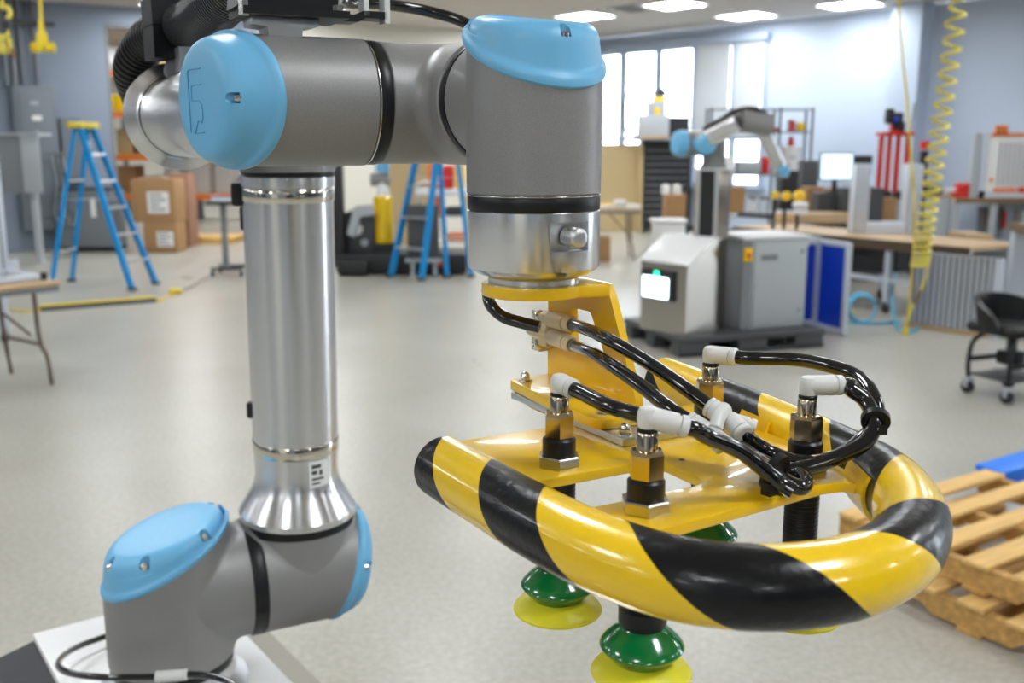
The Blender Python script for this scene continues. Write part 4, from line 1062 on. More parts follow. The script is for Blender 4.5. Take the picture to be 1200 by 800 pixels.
for (nm, lb, ct_, x, wd, hh_, m_, z_) in (('red_tray', 'flat red tray on the upper rack shelf', 'tray', 905, .22, .07, 'red', s2), ('yellow_bottle', 'yellow capped bottle on the upper rack shelf', 'bottle', 938, .1, .16, 'tapey', s2), ('red_bottle', 'small red bottle next to yellow bottle on the rack', 'bottle', 928, .07, .2, 'red', s2),
     ('storage_bin', 'white storage bin on the lower rack shelf below the arm', 'bin', 848, .42, .3, 'white', sz), ('storage_bin', 'pale storage bin under the bright panes on the rack', 'bin', 879, .40, .22, 'lgrey', sz), ('red_case', 'red case at the end of the lower rack shelf', 'case', 899, .12, .3, 'red', sz)):
    rack_item(nm, lb, ct_, x, 200, wd, hh_, m_, z=z_)
# ---- low white counter parts under the window
ra = py(757, 165, 19.0)
# tool chest
ta, tb_ = fl(751, 272), fl(803, 270)
tw_ = tb_.x-ta.x; th_ = py(777, 164, ta.y).z
t = thing('tool_chest', 'tall black rolling tool chest with many drawers', 'tool chest', ((ta.x+tb_.x)/2, ta.y+.35, 0))
lbox(t, 'body', 'tool', (0, 0, th_/2+.06), (tw_, .65, th_-.12), bevel=.01)
for k in range(11):
    z = .22+k*(th_-.4)/10.5; d_ = lbox(t, 'drawer', 'tool', (0, -.33, z), (tw_*.92, .02, (th_-.4)/10.5*.86), bevel=.004); lbox(d_, 'handle', 'mgrey', (0, -.345, z+(th_-.4)/10.5*.32), (tw_*.86, .014, .018))
for sx in (-1, 1): caster(t, sx*tw_*.4, -.2, .05); caster(t, sx*tw_*.4, .2, .05)
zt_ = th_
p = py(770, 163, 19.4)
t = thing('bench_machine', 'beige desktop machine with yellow cap on the tool chest', 'machine', (p.x, 20.0, zt_)); 
lbox(t, 'body', 'lgrey', (0, 0, .24), (.58, .45, .48), bevel=.03); lbox(t, 'head', 'lgrey', (.05, 0, .60), (.34, .36, .26), bevel=.03); lbox(t, 'top_cap', 'tapey', (.1, 0, .77), (.24, .3, .1), bevel=.01); lbox(t, 'badge', 'tapey', (.05, -.19, .55), (.1, .02, .12)); lbox(t, 'worktable', 'wood', (0, -.24, .05), (.55, .06, .05))
MB().tube([(.1, 0, .9), (-.1, 0, .88), (-.55, 0, .84), (-.58, 0, .6), (-.55, 0, .2), (-.3, 0, .05)], .03, 8, sm=False).build('lamp_arm', 'black', t, world=False); MB().lathe((.12, 0, .98), (.5, 0, -1), [(.03, 0), (.1, .16)], 16).build('lamp_shade', 'black', t, world=False)
p = py(800, 164, 19.4); t = thing('monitor', 'black flat monitor beside beige machine on the tool chest', 'monitor', (p.x, 19.9, zt_)); lbox(t, 'housing', 'black', (0, 0, .24), (.42, .05, .40)); lbox(t, 'stand', 'black', (0, .02, .02), (.2, .18, .04))
# tan partition, paper table
pa, pb = fl(700, 274), fl(757, 274)
t = thing('tan_partition', 'tan office partition standing below the bright window', 'partition', ((pa.x+pb.x)/2-.42, pa.y+.6, 0), 0)
hp_ = py(730, 170, pa.y+.6).z; lbox(t, 'panel', 'tan', (0, 0, hp_/2), (1.6, .06, hp_)); lbox(t, 'side_panel', 'tan', (.83, -.12, hp_/2), (.06, .3, hp_)); lbox(t, 'top_trim', 'woodedge', (0, 0, hp_+.01), (1.6, .07, .02))
tp_ = fl(728, 306)
def folding_table(label, c, wd, dep, h_, rz, m_='wood'):
    t = thing('folding_table', label, 'table', (c.x, c.y, 0), rz)
    lbox(t, 'table_top', m_, (0, 0, h_-.015), (wd, dep, .03), bevel=.004); lbox(t, 'apron', 'mgrey', (0, -dep/2+.02, h_-.05), (wd-.04, .02, .04)); lbox(t, 'apron', 'mgrey', (wd/2-.02, 0, h_-.05), (.02, dep-.04, .04))
    for sx in (-1, 1):
        for sy in (-1, 1):
            MB().tube([(sx*(wd/2-.16), sy*dep*.36, h_-.04), (sx*(wd/2-.14), sy*dep*.36, .30), (sx*(wd/2-.12), sy*dep*.40, .22), (sx*(wd/2-.10), sy*dep*.40, 0)], .015, 10, 4).build('leg', 'tableleg', t, world=False)
        MB().tube([(sx*(wd/2-.14), -dep*.36, .30), (sx*(wd/2-.14), dep*.36, .30)], .012, 8).build('leg_brace', 'tableleg', t, world=False)
    MB().tube([(wd/2-.15, -dep*.2, .36), (wd/2-.5, -dep*.2, h_-.05)], .010, 8).build('leg_strut', 'tableleg', t, world=False)
    return t
folding_table('paper covered folding table in front of the tan partition', V((tp_.x-.35, tp_.y+.4, 0)), 1.3, .7, .78, 0)
for k, (x, wd, h_, m_) in enumerate(((713, .26, .05, 'paper'), (727, .17, .12, 'fit'), (741, .25, .05, 'paper'))):
    p = py(x, 240, tp_.y+.3); o = MB().rbox((p.x, tp_.y+.35, .78+h_/2), (wd, .25, h_), .008).build(['paper_stack', 'tissue_box', 'paper_stack'][k], m_); tag(o, ['stack of white papers under yellow pad, next to the flange', 'pale tissue box in the middle of the paper table', 'stack of white papers at the end near the tool chest'][k], ['papers', 'box', 'papers'][k])
p = py(712, 236, tp_.y+.3); o = MB().box((p.x, tp_.y+.35, .78+.065), (.2, .2, .03)).build('yellow_pad', 'tapey'); tag(o, 'small yellow pad lying on the paper stack', 'pad')
crate('cardboard_box', 'small brown cardboard box below the paper table', 'box', 702, 715, 278, 306, 'card', .3, z=0)
# bins near the chest
pb_ = fl(785, 301)
t = thing('storage_bin', 'white lidded storage bin on the floor before the tool chest', 'bin', (pb_.x, pb_.y+.25, 0)); hb_ = py(785, 262, pb_.y).z
lbox(t, 'body', 'white', (0, 0, hb_/2), (.48, .42, hb_), bevel=.02); lbox(t, 'lid', 'white', (0, 0, hb_+.03), (.54, .46, .06), bevel=.015)
t = crate('orange_carton', 'orange brown carton behind the white storage bin', 'box', 778, 806, 226, 262, 'card', .35, z=0) if False else None
qa, qb = py(780, 258, pb_.y+.7), py(805, 228, pb_.y+.7)
t = thing('orange_carton', 'orange brown carton on a dark cart behind the white bin', 'box', ((qa.x+qb.x)/2, pb_.y+.9, qa.z)); lbox(t, 'carton', 'card', (0, 0, (qb.z-qa.z)/2), (qb.x-qa.x, .35, qb.z-qa.z), bevel=.006); lbox(t, 'flap', 'card', (0, -.18, qb.z-qa.z-.05), (qb.x-qa.x, .01, .1))
o = MB().box(((qa.x+qb.x)/2, pb_.y+.9, qa.z/2), (qb.x-qa.x+.1, .4, qa.z-.004)).build('dark_cart', 'dgrey'); tag(o, 'low dark cart holding the orange brown carton', 'cart')
for k, dx in enumerate((-.09, .09)): 
    o = MB().lathe(((qa.x+qb.x)/2+dx-.06, pb_.y+.9, qb.z), Z, [(.07, 0), (.07, .12), (.05, .16)], 18).build('roll', 'paper'); tag(o, ['white paper roll on the orange brown carton, nearer the drawers', 'white paper roll on the orange brown carton, nearer the column'][k], 'roll')

# ---- leaning ribbed panels
def ribbed(label, xa, ya, xb, yb, yt, n):
    a, b = fl(xa, ya), fl(xb, yb); d_ = b-a; L0 = d_.length; h_ = py(xa, yt, a.y).z
    t = thing('ribbed_panel', label, 'panel', a, math.atan2(d_.y, d_.x), 'leaning ribbed panels')
    mb = MB(); pr_ = []
    for k in range(n):
        x0 = L0*k/n; w_ = L0/n
        pr_ += [(x0, 0), (x0+w_*.62, 0), (x0+w_*.64, .034), (x0+w_*.97, .034)]
    pr_ += [(L0, 0), (L0, .05), (0, .05)]
    mb.prism(pr_, (1, 0, 0), (0, 1, 0), (0, 0, .04), (0, 0, h_-.04)); mb.build('ribbed_sheet', 'rib', t, world=False)
    lbox(t, 'foot_strip', 'wood', (L0/2, .01, .02), (L0, .07, .038)); lbox(t, 'end_profile', 'profile', (L0-.02, .01, h_/2), (.06, .07, h_))
    lbox(t, 'top_cap', 'aluflat', (L0/2, .02, h_+.006), (L0, .05, .012))
ribbed('ribbed aluminium panel with wooden foot strip below the yellow coil', 1062, 382, 1166, 397, 296, 15)
ribbed('ribbed aluminium panel standing behind the first one', 1112, 368, 1192, 374, 292, 12)
# profile post bench at the edge
p = pz(1186, 362, 0.0); Yp = 8.6
a_0 = py(1188, 272, Yp)
t = thing('profile_stand', 'aluminium profile stand with thick wooden top beside the ribbed panels', 'stand', (a_0.x+.77, Yp+.3, 0))
lbox(t, 'top_board', 'woodedge', (0, 0, a_0.z+.0), (1.05, .6, .07)); 
for sx in (-1, 1):
    for sy in (-1, 1): lbox(t, 'leg', 'profile', (sx*.44, sy*.24, (a_0.z-.035)/2), (.13, .1, a_0.z-.035))
# board on sawhorse between bench and wall
p = pz(1135, 281, .70); q = pz(1181, 284, .70)
o = MB().box(((p.x+q.x)/2, p.y+.3, .72), (q.x-p.x, .5, .06)).build('cut_board', 'wood'); 
t = thing('board_trestle', 'pale board on brown trestle box past the workbench end', 'trestle', ((p.x+q.x)/2, p.y+.3, 0)); lbox(t, 'box_base', 'card', (0, .05, .345), (q.x-p.x-.05, .4, .685)); bpy.data.objects.remove(o); lbox(t, 'board', 'wood', (0, 0, .72), (q.x-p.x, .5, .06))

# ---- bench by the wall with framed test panel
b0 = py(1120, 232, 15.6); zb3 = b0.z
t = thing('wall_bench', 'wood topped bench with grey legs along the pale wall', 'workbench', (b0.x, 15.6, 0), 0)
lbox(t, 'bench_top', 'wood', (1.0, .35, zb3-.03), (2.0, .7, .06)); lbox(t, 'front_edge', 'woodedge', (1.0, -.005, zb3-.04), (2.0, .01, .08))
for x in (.04, .62, 1.9): lbox(t, 'leg', 'lgrey', (x, .06, (zb3-.06)/2), (.10, .08, zb3-.06))
lbox(t, 'back_panel', 'mgrey', (1.2, .5, zb3*.55), (1.2, .02, .5)); lbox(t, 'drawer_unit', 'lgrey', (1.45, .3, zb3*.62), (.7, .4, .3))
for k in range(5): lbox(t, 'hanging_tool', 'dgrey' if k % 2 else 'red', (.75+.12*k, .44, zb3*.6), (.05, .04, .22+.03*(k % 3)))
u0p, u1p = py(1150, 222, 15.6), py(1230, 156, 15.6)
t = thing('framed_test_panel', 'white framed panel with orange connectors standing on the wall bench', 'panel', (u0p.x, 15.75, zb3)); wp = u1p.x-u0p.x; hp2 = u1p.z-zb3
lbox(t, 'side_post', 'lgrey', (-.06, .02, hp2/2), (.12, .12, hp2)); lbox(t, 'white_board', 'paper', (wp/2, 0, hp2/2), (wp, .03, hp2)); lbox(t, 'frame_strip', 'profile', (.06, -.02, hp2/2), (.10, .04, hp2)); lbox(t, 'frame_strip', 'profile', (wp/2, -.02, .05), (wp, .04, .10))
for k in range(9): lbox(t, 'cable', 'lgrey', (.30+.075*k, -.03, hp2*.52), (.018, .02, hp2*.68))
for k in range(3): lbox(t, 'connector', 'orange', (.22+.07*k, -.02, hp2+.05), (.05, .05, .14)); 
for k in range(3): lbox(t, 'connector', 'orange', (.82+.07*k, -.02, hp2+.05), (.05, .05, .14))
lbox(t, 'connector_strip', 'orange', (.5, -.03, hp2*.98), (.72, .03, .05)); lbox(t, 'connector_strip', 'orange', (.42, -.03, hp2*.12), (.36, .03, .06)); lbox(t, 'red_block', 'red', (.78, -.03, hp2*.12), (.3, .04, .08)); lbox(t, 'connector', 'orange', (.2, -.03, hp2*.28), (.05, .03, .05)); lbox(t, 'connector', 'orange', (.85, -.03, hp2*.32), (.12, .03, .05))
p = py(1130, 216, 15.8); t = thing('red_vise', 'small red bench vise on the wall bench', 'vise', (p.x, 15.85, zb3)); lbox(t, 'jaw', 'red', (0, 0, .15), (.18, .2, .14), bevel=.01); lbox(t, 'base', 'red', (-.02, 0, .04), (.3, .2, .08), bevel=.01); lbox(t, 'screw_bar', 'white', (-.2, 0, .12), (.18, .05, .05))
p = py(1097, 225, 15.9); t = thing('dark_bag', 'dark green bag slumped on a low bench beside the pilaster', 'bag', (p.x-.12, 15.9, 0)); mb = MB(); mb.rbox((0, 0, p.z+.02), (.4, .25, .18), .07, 4); mb.build('sack', 'dgrey', t, world=False); lbox(t, 'low_bench', 'lgrey', (0, .05, p.z/2-.04), (.6, .4, p.z-.08)); lbox(t, 'bench_top', 'wood', (0, .05, p.z-.055), (.64, .42, .03))
p = py(1081, 205, 14.5); q = py(1084, 170, 14.5); t = thing('floor_jack_stand', 'slim black stand with red top beside the yellow coil', 'stand', (p.x, 14.5, 0)); lbox(t, 'post', 'black', (0, 0, q.z/2-.04), (.09, .09, q.z-.08)); lbox(t, 'red_top', 'red', (0, 0, q.z), (.1, .1, .12)); lbox(t, 'base', 'black', (0, 0, .02), (.4, .4, .04))

# ---- yellow coiled hose and cord from the ceiling
cb_ = py(1078, 312, 9.0); ctp = py(1124, -5, 9.0)
t = thing('coiled_air_hose', 'yellow coiled air hose hanging from the ceiling', 'hose', cb_)
pts = []; ph = 0; n_ = 520
ln = (ctp-cb_).length
for k in range(n_+1):
    s_ = k/n_; zq = s_
    r_ = .072 if s_ < .95 else .072*(1-(s_-.95)/.05*.3)
    f_ = s_**1.55                                   # turns lie closer together towards the bottom
    p = cb_.lerp(ctp, f_); a = 2*PI*24*s_; pts.append(p+V((r_*math.cos(a), r_*math.sin(a), 0)))
MB().tube(pts, .0155, 6, sm=False).build('coil', 'cordp', t)
MB().tube([pts[-1], ctp+V((.03, .0, .4)), V((ctp.x+.06, ctp.y, HZ-.02))], .0125, 8).build('feed_line', 'cordp', t)
MB().tube([pts[0], py(1083, 330, 9.0), py(1076, 345, 9.0), py(1068, 362, 9.0), py(1064, 376, 9.0)], .012, 8).build('tail', 'cordp', t)
mb = MB(); mb.cyl(py(1079, 340, 9.0), py(1071, 356, 9.0), .022, .016); mb.build('quick_coupler', 'woodedge', t)
d0 = py(1053, -2, 9.1)
t = thing('hanging_cord', 'thin straight yellow cord hanging beside the coiled air hose', 'cord', py(1062, 392, 9.1))
MB().tube([V((d0.x-.02, d0.y, HZ-.01)), d0, py(1062, 110, 9.1), py(1068, 190, 9.1), py(1072, 260, 9.1), py(1068, 330, 9.1), py(1062, 385, 9.1)], .011, 8).build('cord', 'cord', t)
mb = MB(); mb.rbox(py(1061, 389, 9.1), (.05, .05, .07), .012); mb.build('plug', 'cord', t)
o = MB().tube([V((1, 0, 0))*0+fl(1047, 345)+V((0, 0, .25)), fl(1050, 365)+V((-.05, 0, .18)), fl(1050, 383)+V((0, 0, .02)), fl(1062, 392)+V((0, 0, .015)), fl(1076, 386)+V((0, 0, .015))], .014, 8).build('blue_tail_hose', 'skyhose'); tag(o, 'light blue hose end curving on the floor beside the yellow plug', 'hose')
q = fl(1010, 379)
t = thing('blue_hose_coil', 'light blue air hose coil standing on the floor by the blue enclosure', 'hose coil', q)
for k in range(4):
    R_ = .125+.006*k; MB().tube([q+V((R_*math.cos(a), .02*k+.03*math.sin(a), .15+R_*math.sin(a))) for a in [2*PI*i/24 for i in range(25)]], .011, 8, sm=False).build('turn', 'skyhose', t)
MB().tube([q+V((-.22, .02, .012)), q+V((-.08, -.04, .012)), q+V((.10, -.03, .012)), q+V((.28, 0, .012)), q+V((.40, .03, .012))], .012, 8).build('loose_end', 'skyhose', t)
q2 = fl(993, 372); o = MB().rbox((q2.x, q2.y, .045), (.13, .09, .09), .02).build('yellow_plug', 'cord'); tag(o, 'yellow plug lying on the floor next to the blue hose coil', 'plug')

# ================================================================== DOORWAY SIDE OF THE HALL
# ---- stepladders
def stepladder(label, ff, ff2, rf, rf2, ztop, tpt, nsteps, group, lean=None):
    # front feet, rear feet, centre of the cap
    c = (ff+ff2+rf+rf2)/4; t = thing('stepladder', label, 'ladder', (c.x, c.y, 0), 0, group)
    across = (ff2-ff).normalized(); hw = .13
    t0, t1 = tpt-across*hw, tpt+across*hw
    fo_ = ((ff+ff2)/2-tpt); fo_.z = 0; fo_.normalize()
    for p, q in ((ff, t0), (ff2, t1)): MB().bar(p, q+fo_*.05, .035, .085, up=fo_).build('front_rail', 'blue', t)
    for p, q in ((rf, t0), (rf2, t1)): MB().bar(p, q-fo_*.05, .030, .06, up=fo_).build('rear_rail', 'blue', t)
    for k in range(1, nsteps+1):
        s_ = k/(nsteps+1); a, b = ff.lerp(t0+fo_*.05, s_), ff2.lerp(t1+fo_*.05, s_)
        MB().bar(a, b, .085, .028).build('step', 'aluflat', t)
    for k in (1, 3): 
        s_ = k/4.5; MB().bar(rf.lerp(t0, s_), rf2.lerp(t1, s_), .03, .02).build('rear_brace', 'aluflat', t)
    s_ = .55
    for a, b, c_, d_ in ((ff, t0, rf, t0), (ff2, t1, rf2, t1)): MB().bar(a.lerp(b, s_), c_.lerp(d_, s_), .02, .006).build('spreader', 'aluflat', t)
    an = math.atan2(across.y, across.x)
    mb = MB(); mb.rbox(tpt+Z*.035, (hw*2+.14, .20, .075), .015, 2, rz=an); mb.build('top_cap', 'cord', t)
    for p in (ff, ff2, rf, rf2): MB().box(p+Z*.02, (.05, .10, .04), an).build('foot', 'dgrey', t)
    return t
lt = py(98, 150, 12.75)
lad = stepladder('blue fibreglass stepladder with yellow top beside the cardboard boxes', fl(155, 340), fl(183, 333), fl(60, 338), fl(84, 330), lt.z, lt, 5, 'blue stepladders')
p0 = fl(155, 340).lerp(lt, .86); mb = MB(); mb.box(p0+V((.0, -.05, 0)), (.05, .01, .22)); mb.build('warning_sticker', 'paper', lad)
mb = MB(); mb.box(fl(155, 340).lerp(lt, .78)+V((.0, -.05, 0)), (.05, .012, .09)); mb.build('warning_sticker', 'cord', lad)
l2 = py(516, 110, 13.4)
lad2 = stepladder('blue stepladder set up before the dark lift truck', fl(458, 325), fl(494, 329), fl(524, 325.5), fl(552, 325), l2.z, l2, 5, 'blue stepladders')
# dark board leaning by the second ladder
a, b = py(478, 303, 13.2), py(514, 240, 13.2)
t = thing('dark_board', 'charcoal board on a pale stand behind the second stepladder', 'board', ((a.x+b.x)/2, 13.2, 0)); lbox(t, 'panel', 'dgrey', (0, 0, (a.z+b.z)/2), (b.x-a.x, .04, b.z-a.z), bevel=.005)
mb = MB(); mb.box((0, 0, a.z-.02), (b.x-a.x+.06, .06, .05)); mb.build('stand_bar', 'lgrey', t, world=False)
for sx in (-1, 1): lbox(t, 'stand_leg', 'lgrey', (sx*.15, .05, (a.z-.045)/2), (.05, .05, a.z-.045)); 
# ---- cardboard boxes
def carton(label, x0, x1, yt, yb, Y, dep, m_, lab, group, z0):
    a, b = py(x0, yb, Y), py(x1, yt, Y); h_ = b.z-(a.z if z0 is None else z0); zb0 = a.z if z0 is None else z0
    t = thing('cardboard_box', label, 'box', ((a.x+b.x)/2, Y+dep/2, zb0), 0, group); wd = b.x-a.x
    lbox(t, 'carton', m_, (0, 0, h_/2), (wd, dep, h_), bevel=.006)
    for sy in (-1, 1): lbox(t, 'flap', m_, (0, sy*dep*.25, h_+.003), (wd*.99, dep*.49, .006))
    lbox(t, 'packing_tape', 'tan', (0, 0, h_+.0065), (wd, .06, .001))
    if lab:
        lp = lbox(t, 'paper_label', 'paper', (.08, -dep/2-.002, h_*.46), (wd*.5, .003, h_*.5))
        mb = MB()
        for r_ in range(4):
            lw_ = wd*(.36, .24, .38, .30)[r_]; mb.box((.08-wd*.20+lw_/2, -dep/2-.004, h_*(.30+.11*r_)), (lw_, .001, h_*.045))
        mb.build('label_print', 'mgrey', lp, world=False)
    return b.z
zl = carton('lower cardboard box of the stack beside the stepladder', 170, 206, 261, 298, 16.3, .5, 'card', True, 'stacked cardboard boxes', 0)
carton('upper cardboard box of the stack beside the stepladder', 156, 203, 210, 260, 16.3, .55, 'card', True, 'stacked cardboard boxes', zl+.010)
carton('reddish brown tall cardboard box behind the stacked boxes', 200, 218, 204, 268, 17.2, .5, 'cardd', False, None, 0)
t = thing('pallet_boards', 'low pale wooden pallet with cable rubbish behind the boxes', 'pallet', (fl(230, 287).x+.22, fl(230, 287).y+.5, 0)); 
for k in range(3): lbox(t, 'runner', 'pallet', (0, -.35+.35*k, .05), (.8, .08, .10))
for k in range(5): lbox(t, 'deck_board', 'pallet', (-.34+.17*k, 0, .112), (.12, .8, .02))
# ---- rolling stand with papers
q = fl(266, 324)
t = thing('rolling_stand', 'grey laptop stand on casters near the silver robot arm', 'stand', (q.x, q.y+.2, 0)); hs = py(262, 240, q.y).z
lbox(t, 'post', 'mgrey', (-.06, 0, hs/2+.04), (.07, .07, hs-.06)); lbox(t, 'base_bar', 'dgrey', (0, -.18, .10), (.42, .05, .04)); lbox(t, 'base_bar', 'dgrey', (0, .18, .10), (.42, .05, .04)); lbox(t, 'base_bar', 'dgrey', (-.06, 0, .10), (.05, .4, .04)); lbox(t, 'tray', 'dgrey', (.02, 0, hs+.02), (.52, .42, .05), bevel=.008)
for sx in (-1, 1):
    for sy in (-1, 1): caster(t, sx*.19, sy*.18, .038)
for k, (m_, lb, nm, dx, dz_) in enumerate((('paper', 'open white binder lying on the rolling stand', 'binder', .02, 0), ('skyhose', 'light blue folder on the white binder', 'folder', -.03, .036), ('red', 'red booklet topmost on the rolling stand', 'booklet', -.06, .052))):
    o = MB().rbox((q.x+.02+dx, q.y+.2, hs+.046+dz_+(.017 if k == 0 else .007)), (.42-.05*k, .30-.04*k, .034 if k == 0 else .014), .004, rz=.1*k).build(nm, m_); tag(o, lb, nm)
# ---- floor cable cover, cord and plug
a, b = fl(47, 364), fl(182, 353)
t = thing('cable_cover', 'long yellow and black cable cover lying across the floor', 'cable cover', a, math.atan2((b-a).y, (b-a).x)); Lc = (b-a).length
MB().prism([(-.07, 0), (.07, 0), (.035, .05), (-.035, .05)], (0, 1, 0), (0, 0, 1), (0, 0, 0), (Lc, 0, 0)).build('ramp', 'dgrey', t, world=False); lbox(t, 'yellow_lid', 'hwy', (Lc/2, -.002, .053), (Lc, .085, .014))
for x in (-.03, Lc+.03): lbox(t, 'end_tab', 'hwy', (x, 0, .015), (.06, .06, .03))
p = fl(206, 344); o = MB().rbox((p.x, p.y, .03), (.16, .09, .06), .02).build('cord_connector', 'cord'); tag(o, 'yellow cord connector on the floor past the cable cover', 'connector')
o = MB().tube([b+V((.08, 0, .01)), fl(193, 350)+Z*.01, fl(203, 345)+Z*.01], .009, 8).build('yellow_lead', 'cord'); tag(o, 'short yellow lead joining the cable cover and connector', 'cord')
o = MB().tube([fl(209, 343)+Z*.01, fl(226, 336)+Z*.01, fl(238, 328)+Z*.01, fl(248, 324)+Z*.01], .008, 8).build('grey_lead', 'mgrey'); tag(o, 'thin grey lead running to the rolling stand', 'cord')
o = MB().tube([fl(44, 364)+Z*.01, fl(28, 366)+Z*.01, fl(5, 362)+Z*.01, fl(-20, 364)+Z*.01], .009, 8).build('yellow_lead', 'cord'); tag(o, 'yellow lead leaving the cable cover under the folding table', 'cord')
# ---- folding table with aluminium frame
n0, n1 = pz(72, 329, .76), pz(0, 337, .76)
ad = math.atan2((n0-n1).y, (n0-n1).x); u_, v_ = rot2(ad)
tc_ = V((n0.x, n0.y, 0))-u_*.85+v_*.37
folding_table('wood edged folding table with aluminium profiles on it', tc_, 1.7, .74, .76, ad)
t = thing('extrusion_assembly', 'silver aluminium profile frame with upright bar lying on the folding table', 'frame', (tc_.x, tc_.y, .76), ad)
for (c, sz_) in (((.30, -.22, .03), (1.0, .045, .045)), ((.42, .18, .03), (.7, .045, .045)), ((.74, -.02, .03), (.045, .36, .045)), ((.22, -.02, .075), (.045, .5, .045))): lbox(t, 'profile_bar', 'profile', c, sz_, bevel=.002)
lp0 = py(43, 306, tc_.y+.4); hu = py(34, 180, tc_.y+.4).z-.76
lx = (V((lp0.x, lp0.y, 0))-V((tc_.x, tc_.y, 0)))
ub = lbox(t, 'upright_bar', 'profile', (lx.dot(u_), .24, hu/2), (.085, .085, hu), bevel=.003); lbox(ub, 'groove', 'mgrey', (lx.dot(u_), .196, hu/2), (.014, .004, hu))
lbox(t, 'corner_gusset', 'profile', (lx.dot(u_)+.08, .24, .06), (.09, .03, .12)); lbox(t, 'end_cap', 'black', (.79, -.22, .03), (.05, .05, .05))
# post with caster and red part at the image edge
q = fl(6, 402); t = thing('profile_trolley', 'aluminium profile trolley post on a black caster, red handle attached', 'trolley', (q.x-.02, q.y+.05, 0)); hq = py(6, 212, q.y).z
lbox(t, 'post', 'profile', (0, 0, hq/2+.06), (.08, .08, hq-.12), bevel=.003); caster(t, 0, 0, .05); lbox(t, 'cross_bar', 'profile', (-.45, 0, .30), (.82, .06, .06)); lbox(t, 'post', 'profile', (-.9, 0, hq/2+.06), (.08, .08, hq-.12)); caster(t, -.9, 0, .05); lbox(t, 'top_bar', 'black', (-.45, 0, hq+.02), (.98, .09, .05))
mb = MB(); p = py(6, 232, q.y)-V((q.x-.02, q.y+.05, 0)); mb.rbox((.06, .0, p.z), (.07, .06, .26), .025); mb.build('red_handle', 'red', t, world=False)
# ---- wall services
def wl(px_, off=.0): return LO+LW*on_left(px_)+LN*off
AL_ = math.atan2(LW.y, LW.x)
def wall_z(px_, y): return py(px_, y, wl(px_).y).z
# electrical panel
x0, x1 = on_left(17), on_left(66); zt0, zb0 = wall_z(40, 101), wall_z(40, 268)
c = LO+LW*((x0+x1)/2)+LN*.16
t = thing('electrical_panel', 'tall grey electrical panel on the blue grey wall', 'panel', (c.x, c.y, zb0), AL_)
lbox(t, 'enclosure', 'panelgrey', (0, 0, (zt0-zb0)/2), (x1-x0, .30, zt0-zb0), bevel=.01); lbox(t, 'door', 'panelgrey', (.02, -.16, (zt0-zb0)*.52), ((x1-x0)*.8, .03, (zt0-zb0)*.86), bevel=.006); lbox(t, 'notice', 'lgrey', (.0, -.178, (zt0-zb0)*.88), (.12, .004, .06)); lbox(t, 'notice', 'paper', (.02, -.178, (zt0-zb0)*.78), (.14, .004, .08)); lbox(t, 'handle', 'lgrey', (.0, -.19, (zt0-zb0)*.66), (.06, .04, .14))
for k, (xx, m_, y0_) in enumerate(((14, 'panelgrey', 0), (24, 'mgrey', 0), (34, 'panelgrey', 0), (50, 'panelgrey', 0))):
    p = wl(xx, .10); o = MB().cyl((p.x, p.y, zt0-.002), (p.x, p.y, HZ-.005), .052 if k < 3 else .045).build('conduit_pipe', m_)
    tag(o, ['conduit pipe above the panel, the one nearest the coiled cord', 'middle conduit pipe of the group of three above the panel', 'conduit pipe of the group of three nearest the outlet cord', 'single conduit pipe behind the hanging yellow outlet'][k], 'pipe', 'conduit pipes above the panel')
p = wl(50, .19); zz = wall_z(50, 29); o = MB().box((p.x, p.y, zz), (.62, .05, .07), AL_).build('strut_channel', 'dgrey'); tag(o, 'short dark strut channel fixing the conduit on the wall', 'strut')
x0, x1 = on_left(70), on_left(94); za_, zb_2 = wall_z(82, 138), wall_z(82, 212); c = LO+LW*((x0+x1)/2)+LN*.11
t = thing('disconnect_box', 'narrow grey switch box on the wall behind the stepladder top', 'switch box', (c.x, c.y, zb_2), AL_); lbox(t, 'enclosure', 'panelgrey', (0, 0, (za_-zb_2)/2), (x1-x0, .2, za_-zb_2), bevel=.008); lbox(t, 'cover', 'panelgrey', (0, -.11, (za_-zb_2)/2), ((x1-x0)*.85, .02, (za_-zb_2)*.9)); lbox(t, 'lever', 'red', ((x1-x0)*.52, -.02, (za_-zb_2)*.6), (.03, .03, .16))
a, b = py(-25, 226, 14.6), py(44, 159, 14.6)
t = thing('grey_enclosure', 'wide light grey electrical enclosure in front of the wall panel', 'enclosure', ((a.x+b.x)/2, 14.8, 0)); lbox(t, 'enclosure', 'mgrey', (-.1, 0, (a.z+b.z)/2), (b.x-a.x-.2, .35, b.z-a.z), bevel=.012); lbox(t, 'side_door', 'lgrey', ((b.x-a.x)/2-.13, -.19, (a.z+b.z)/2), (.26, .03, (b.z-a.z)), bevel=.006); lbox(t, 'top_lip', 'lgrey', (0, -.02, b.z+.02), (b.x-a.x+.06, .42, .04)); lbox(t, 'support_leg', 'lgrey', (-.3, 0, a.z/2), (.08, .08, a.z)); lbox(t, 'support_leg', 'lgrey', (.25, 0, a.z/2), (.08, .08, a.z))
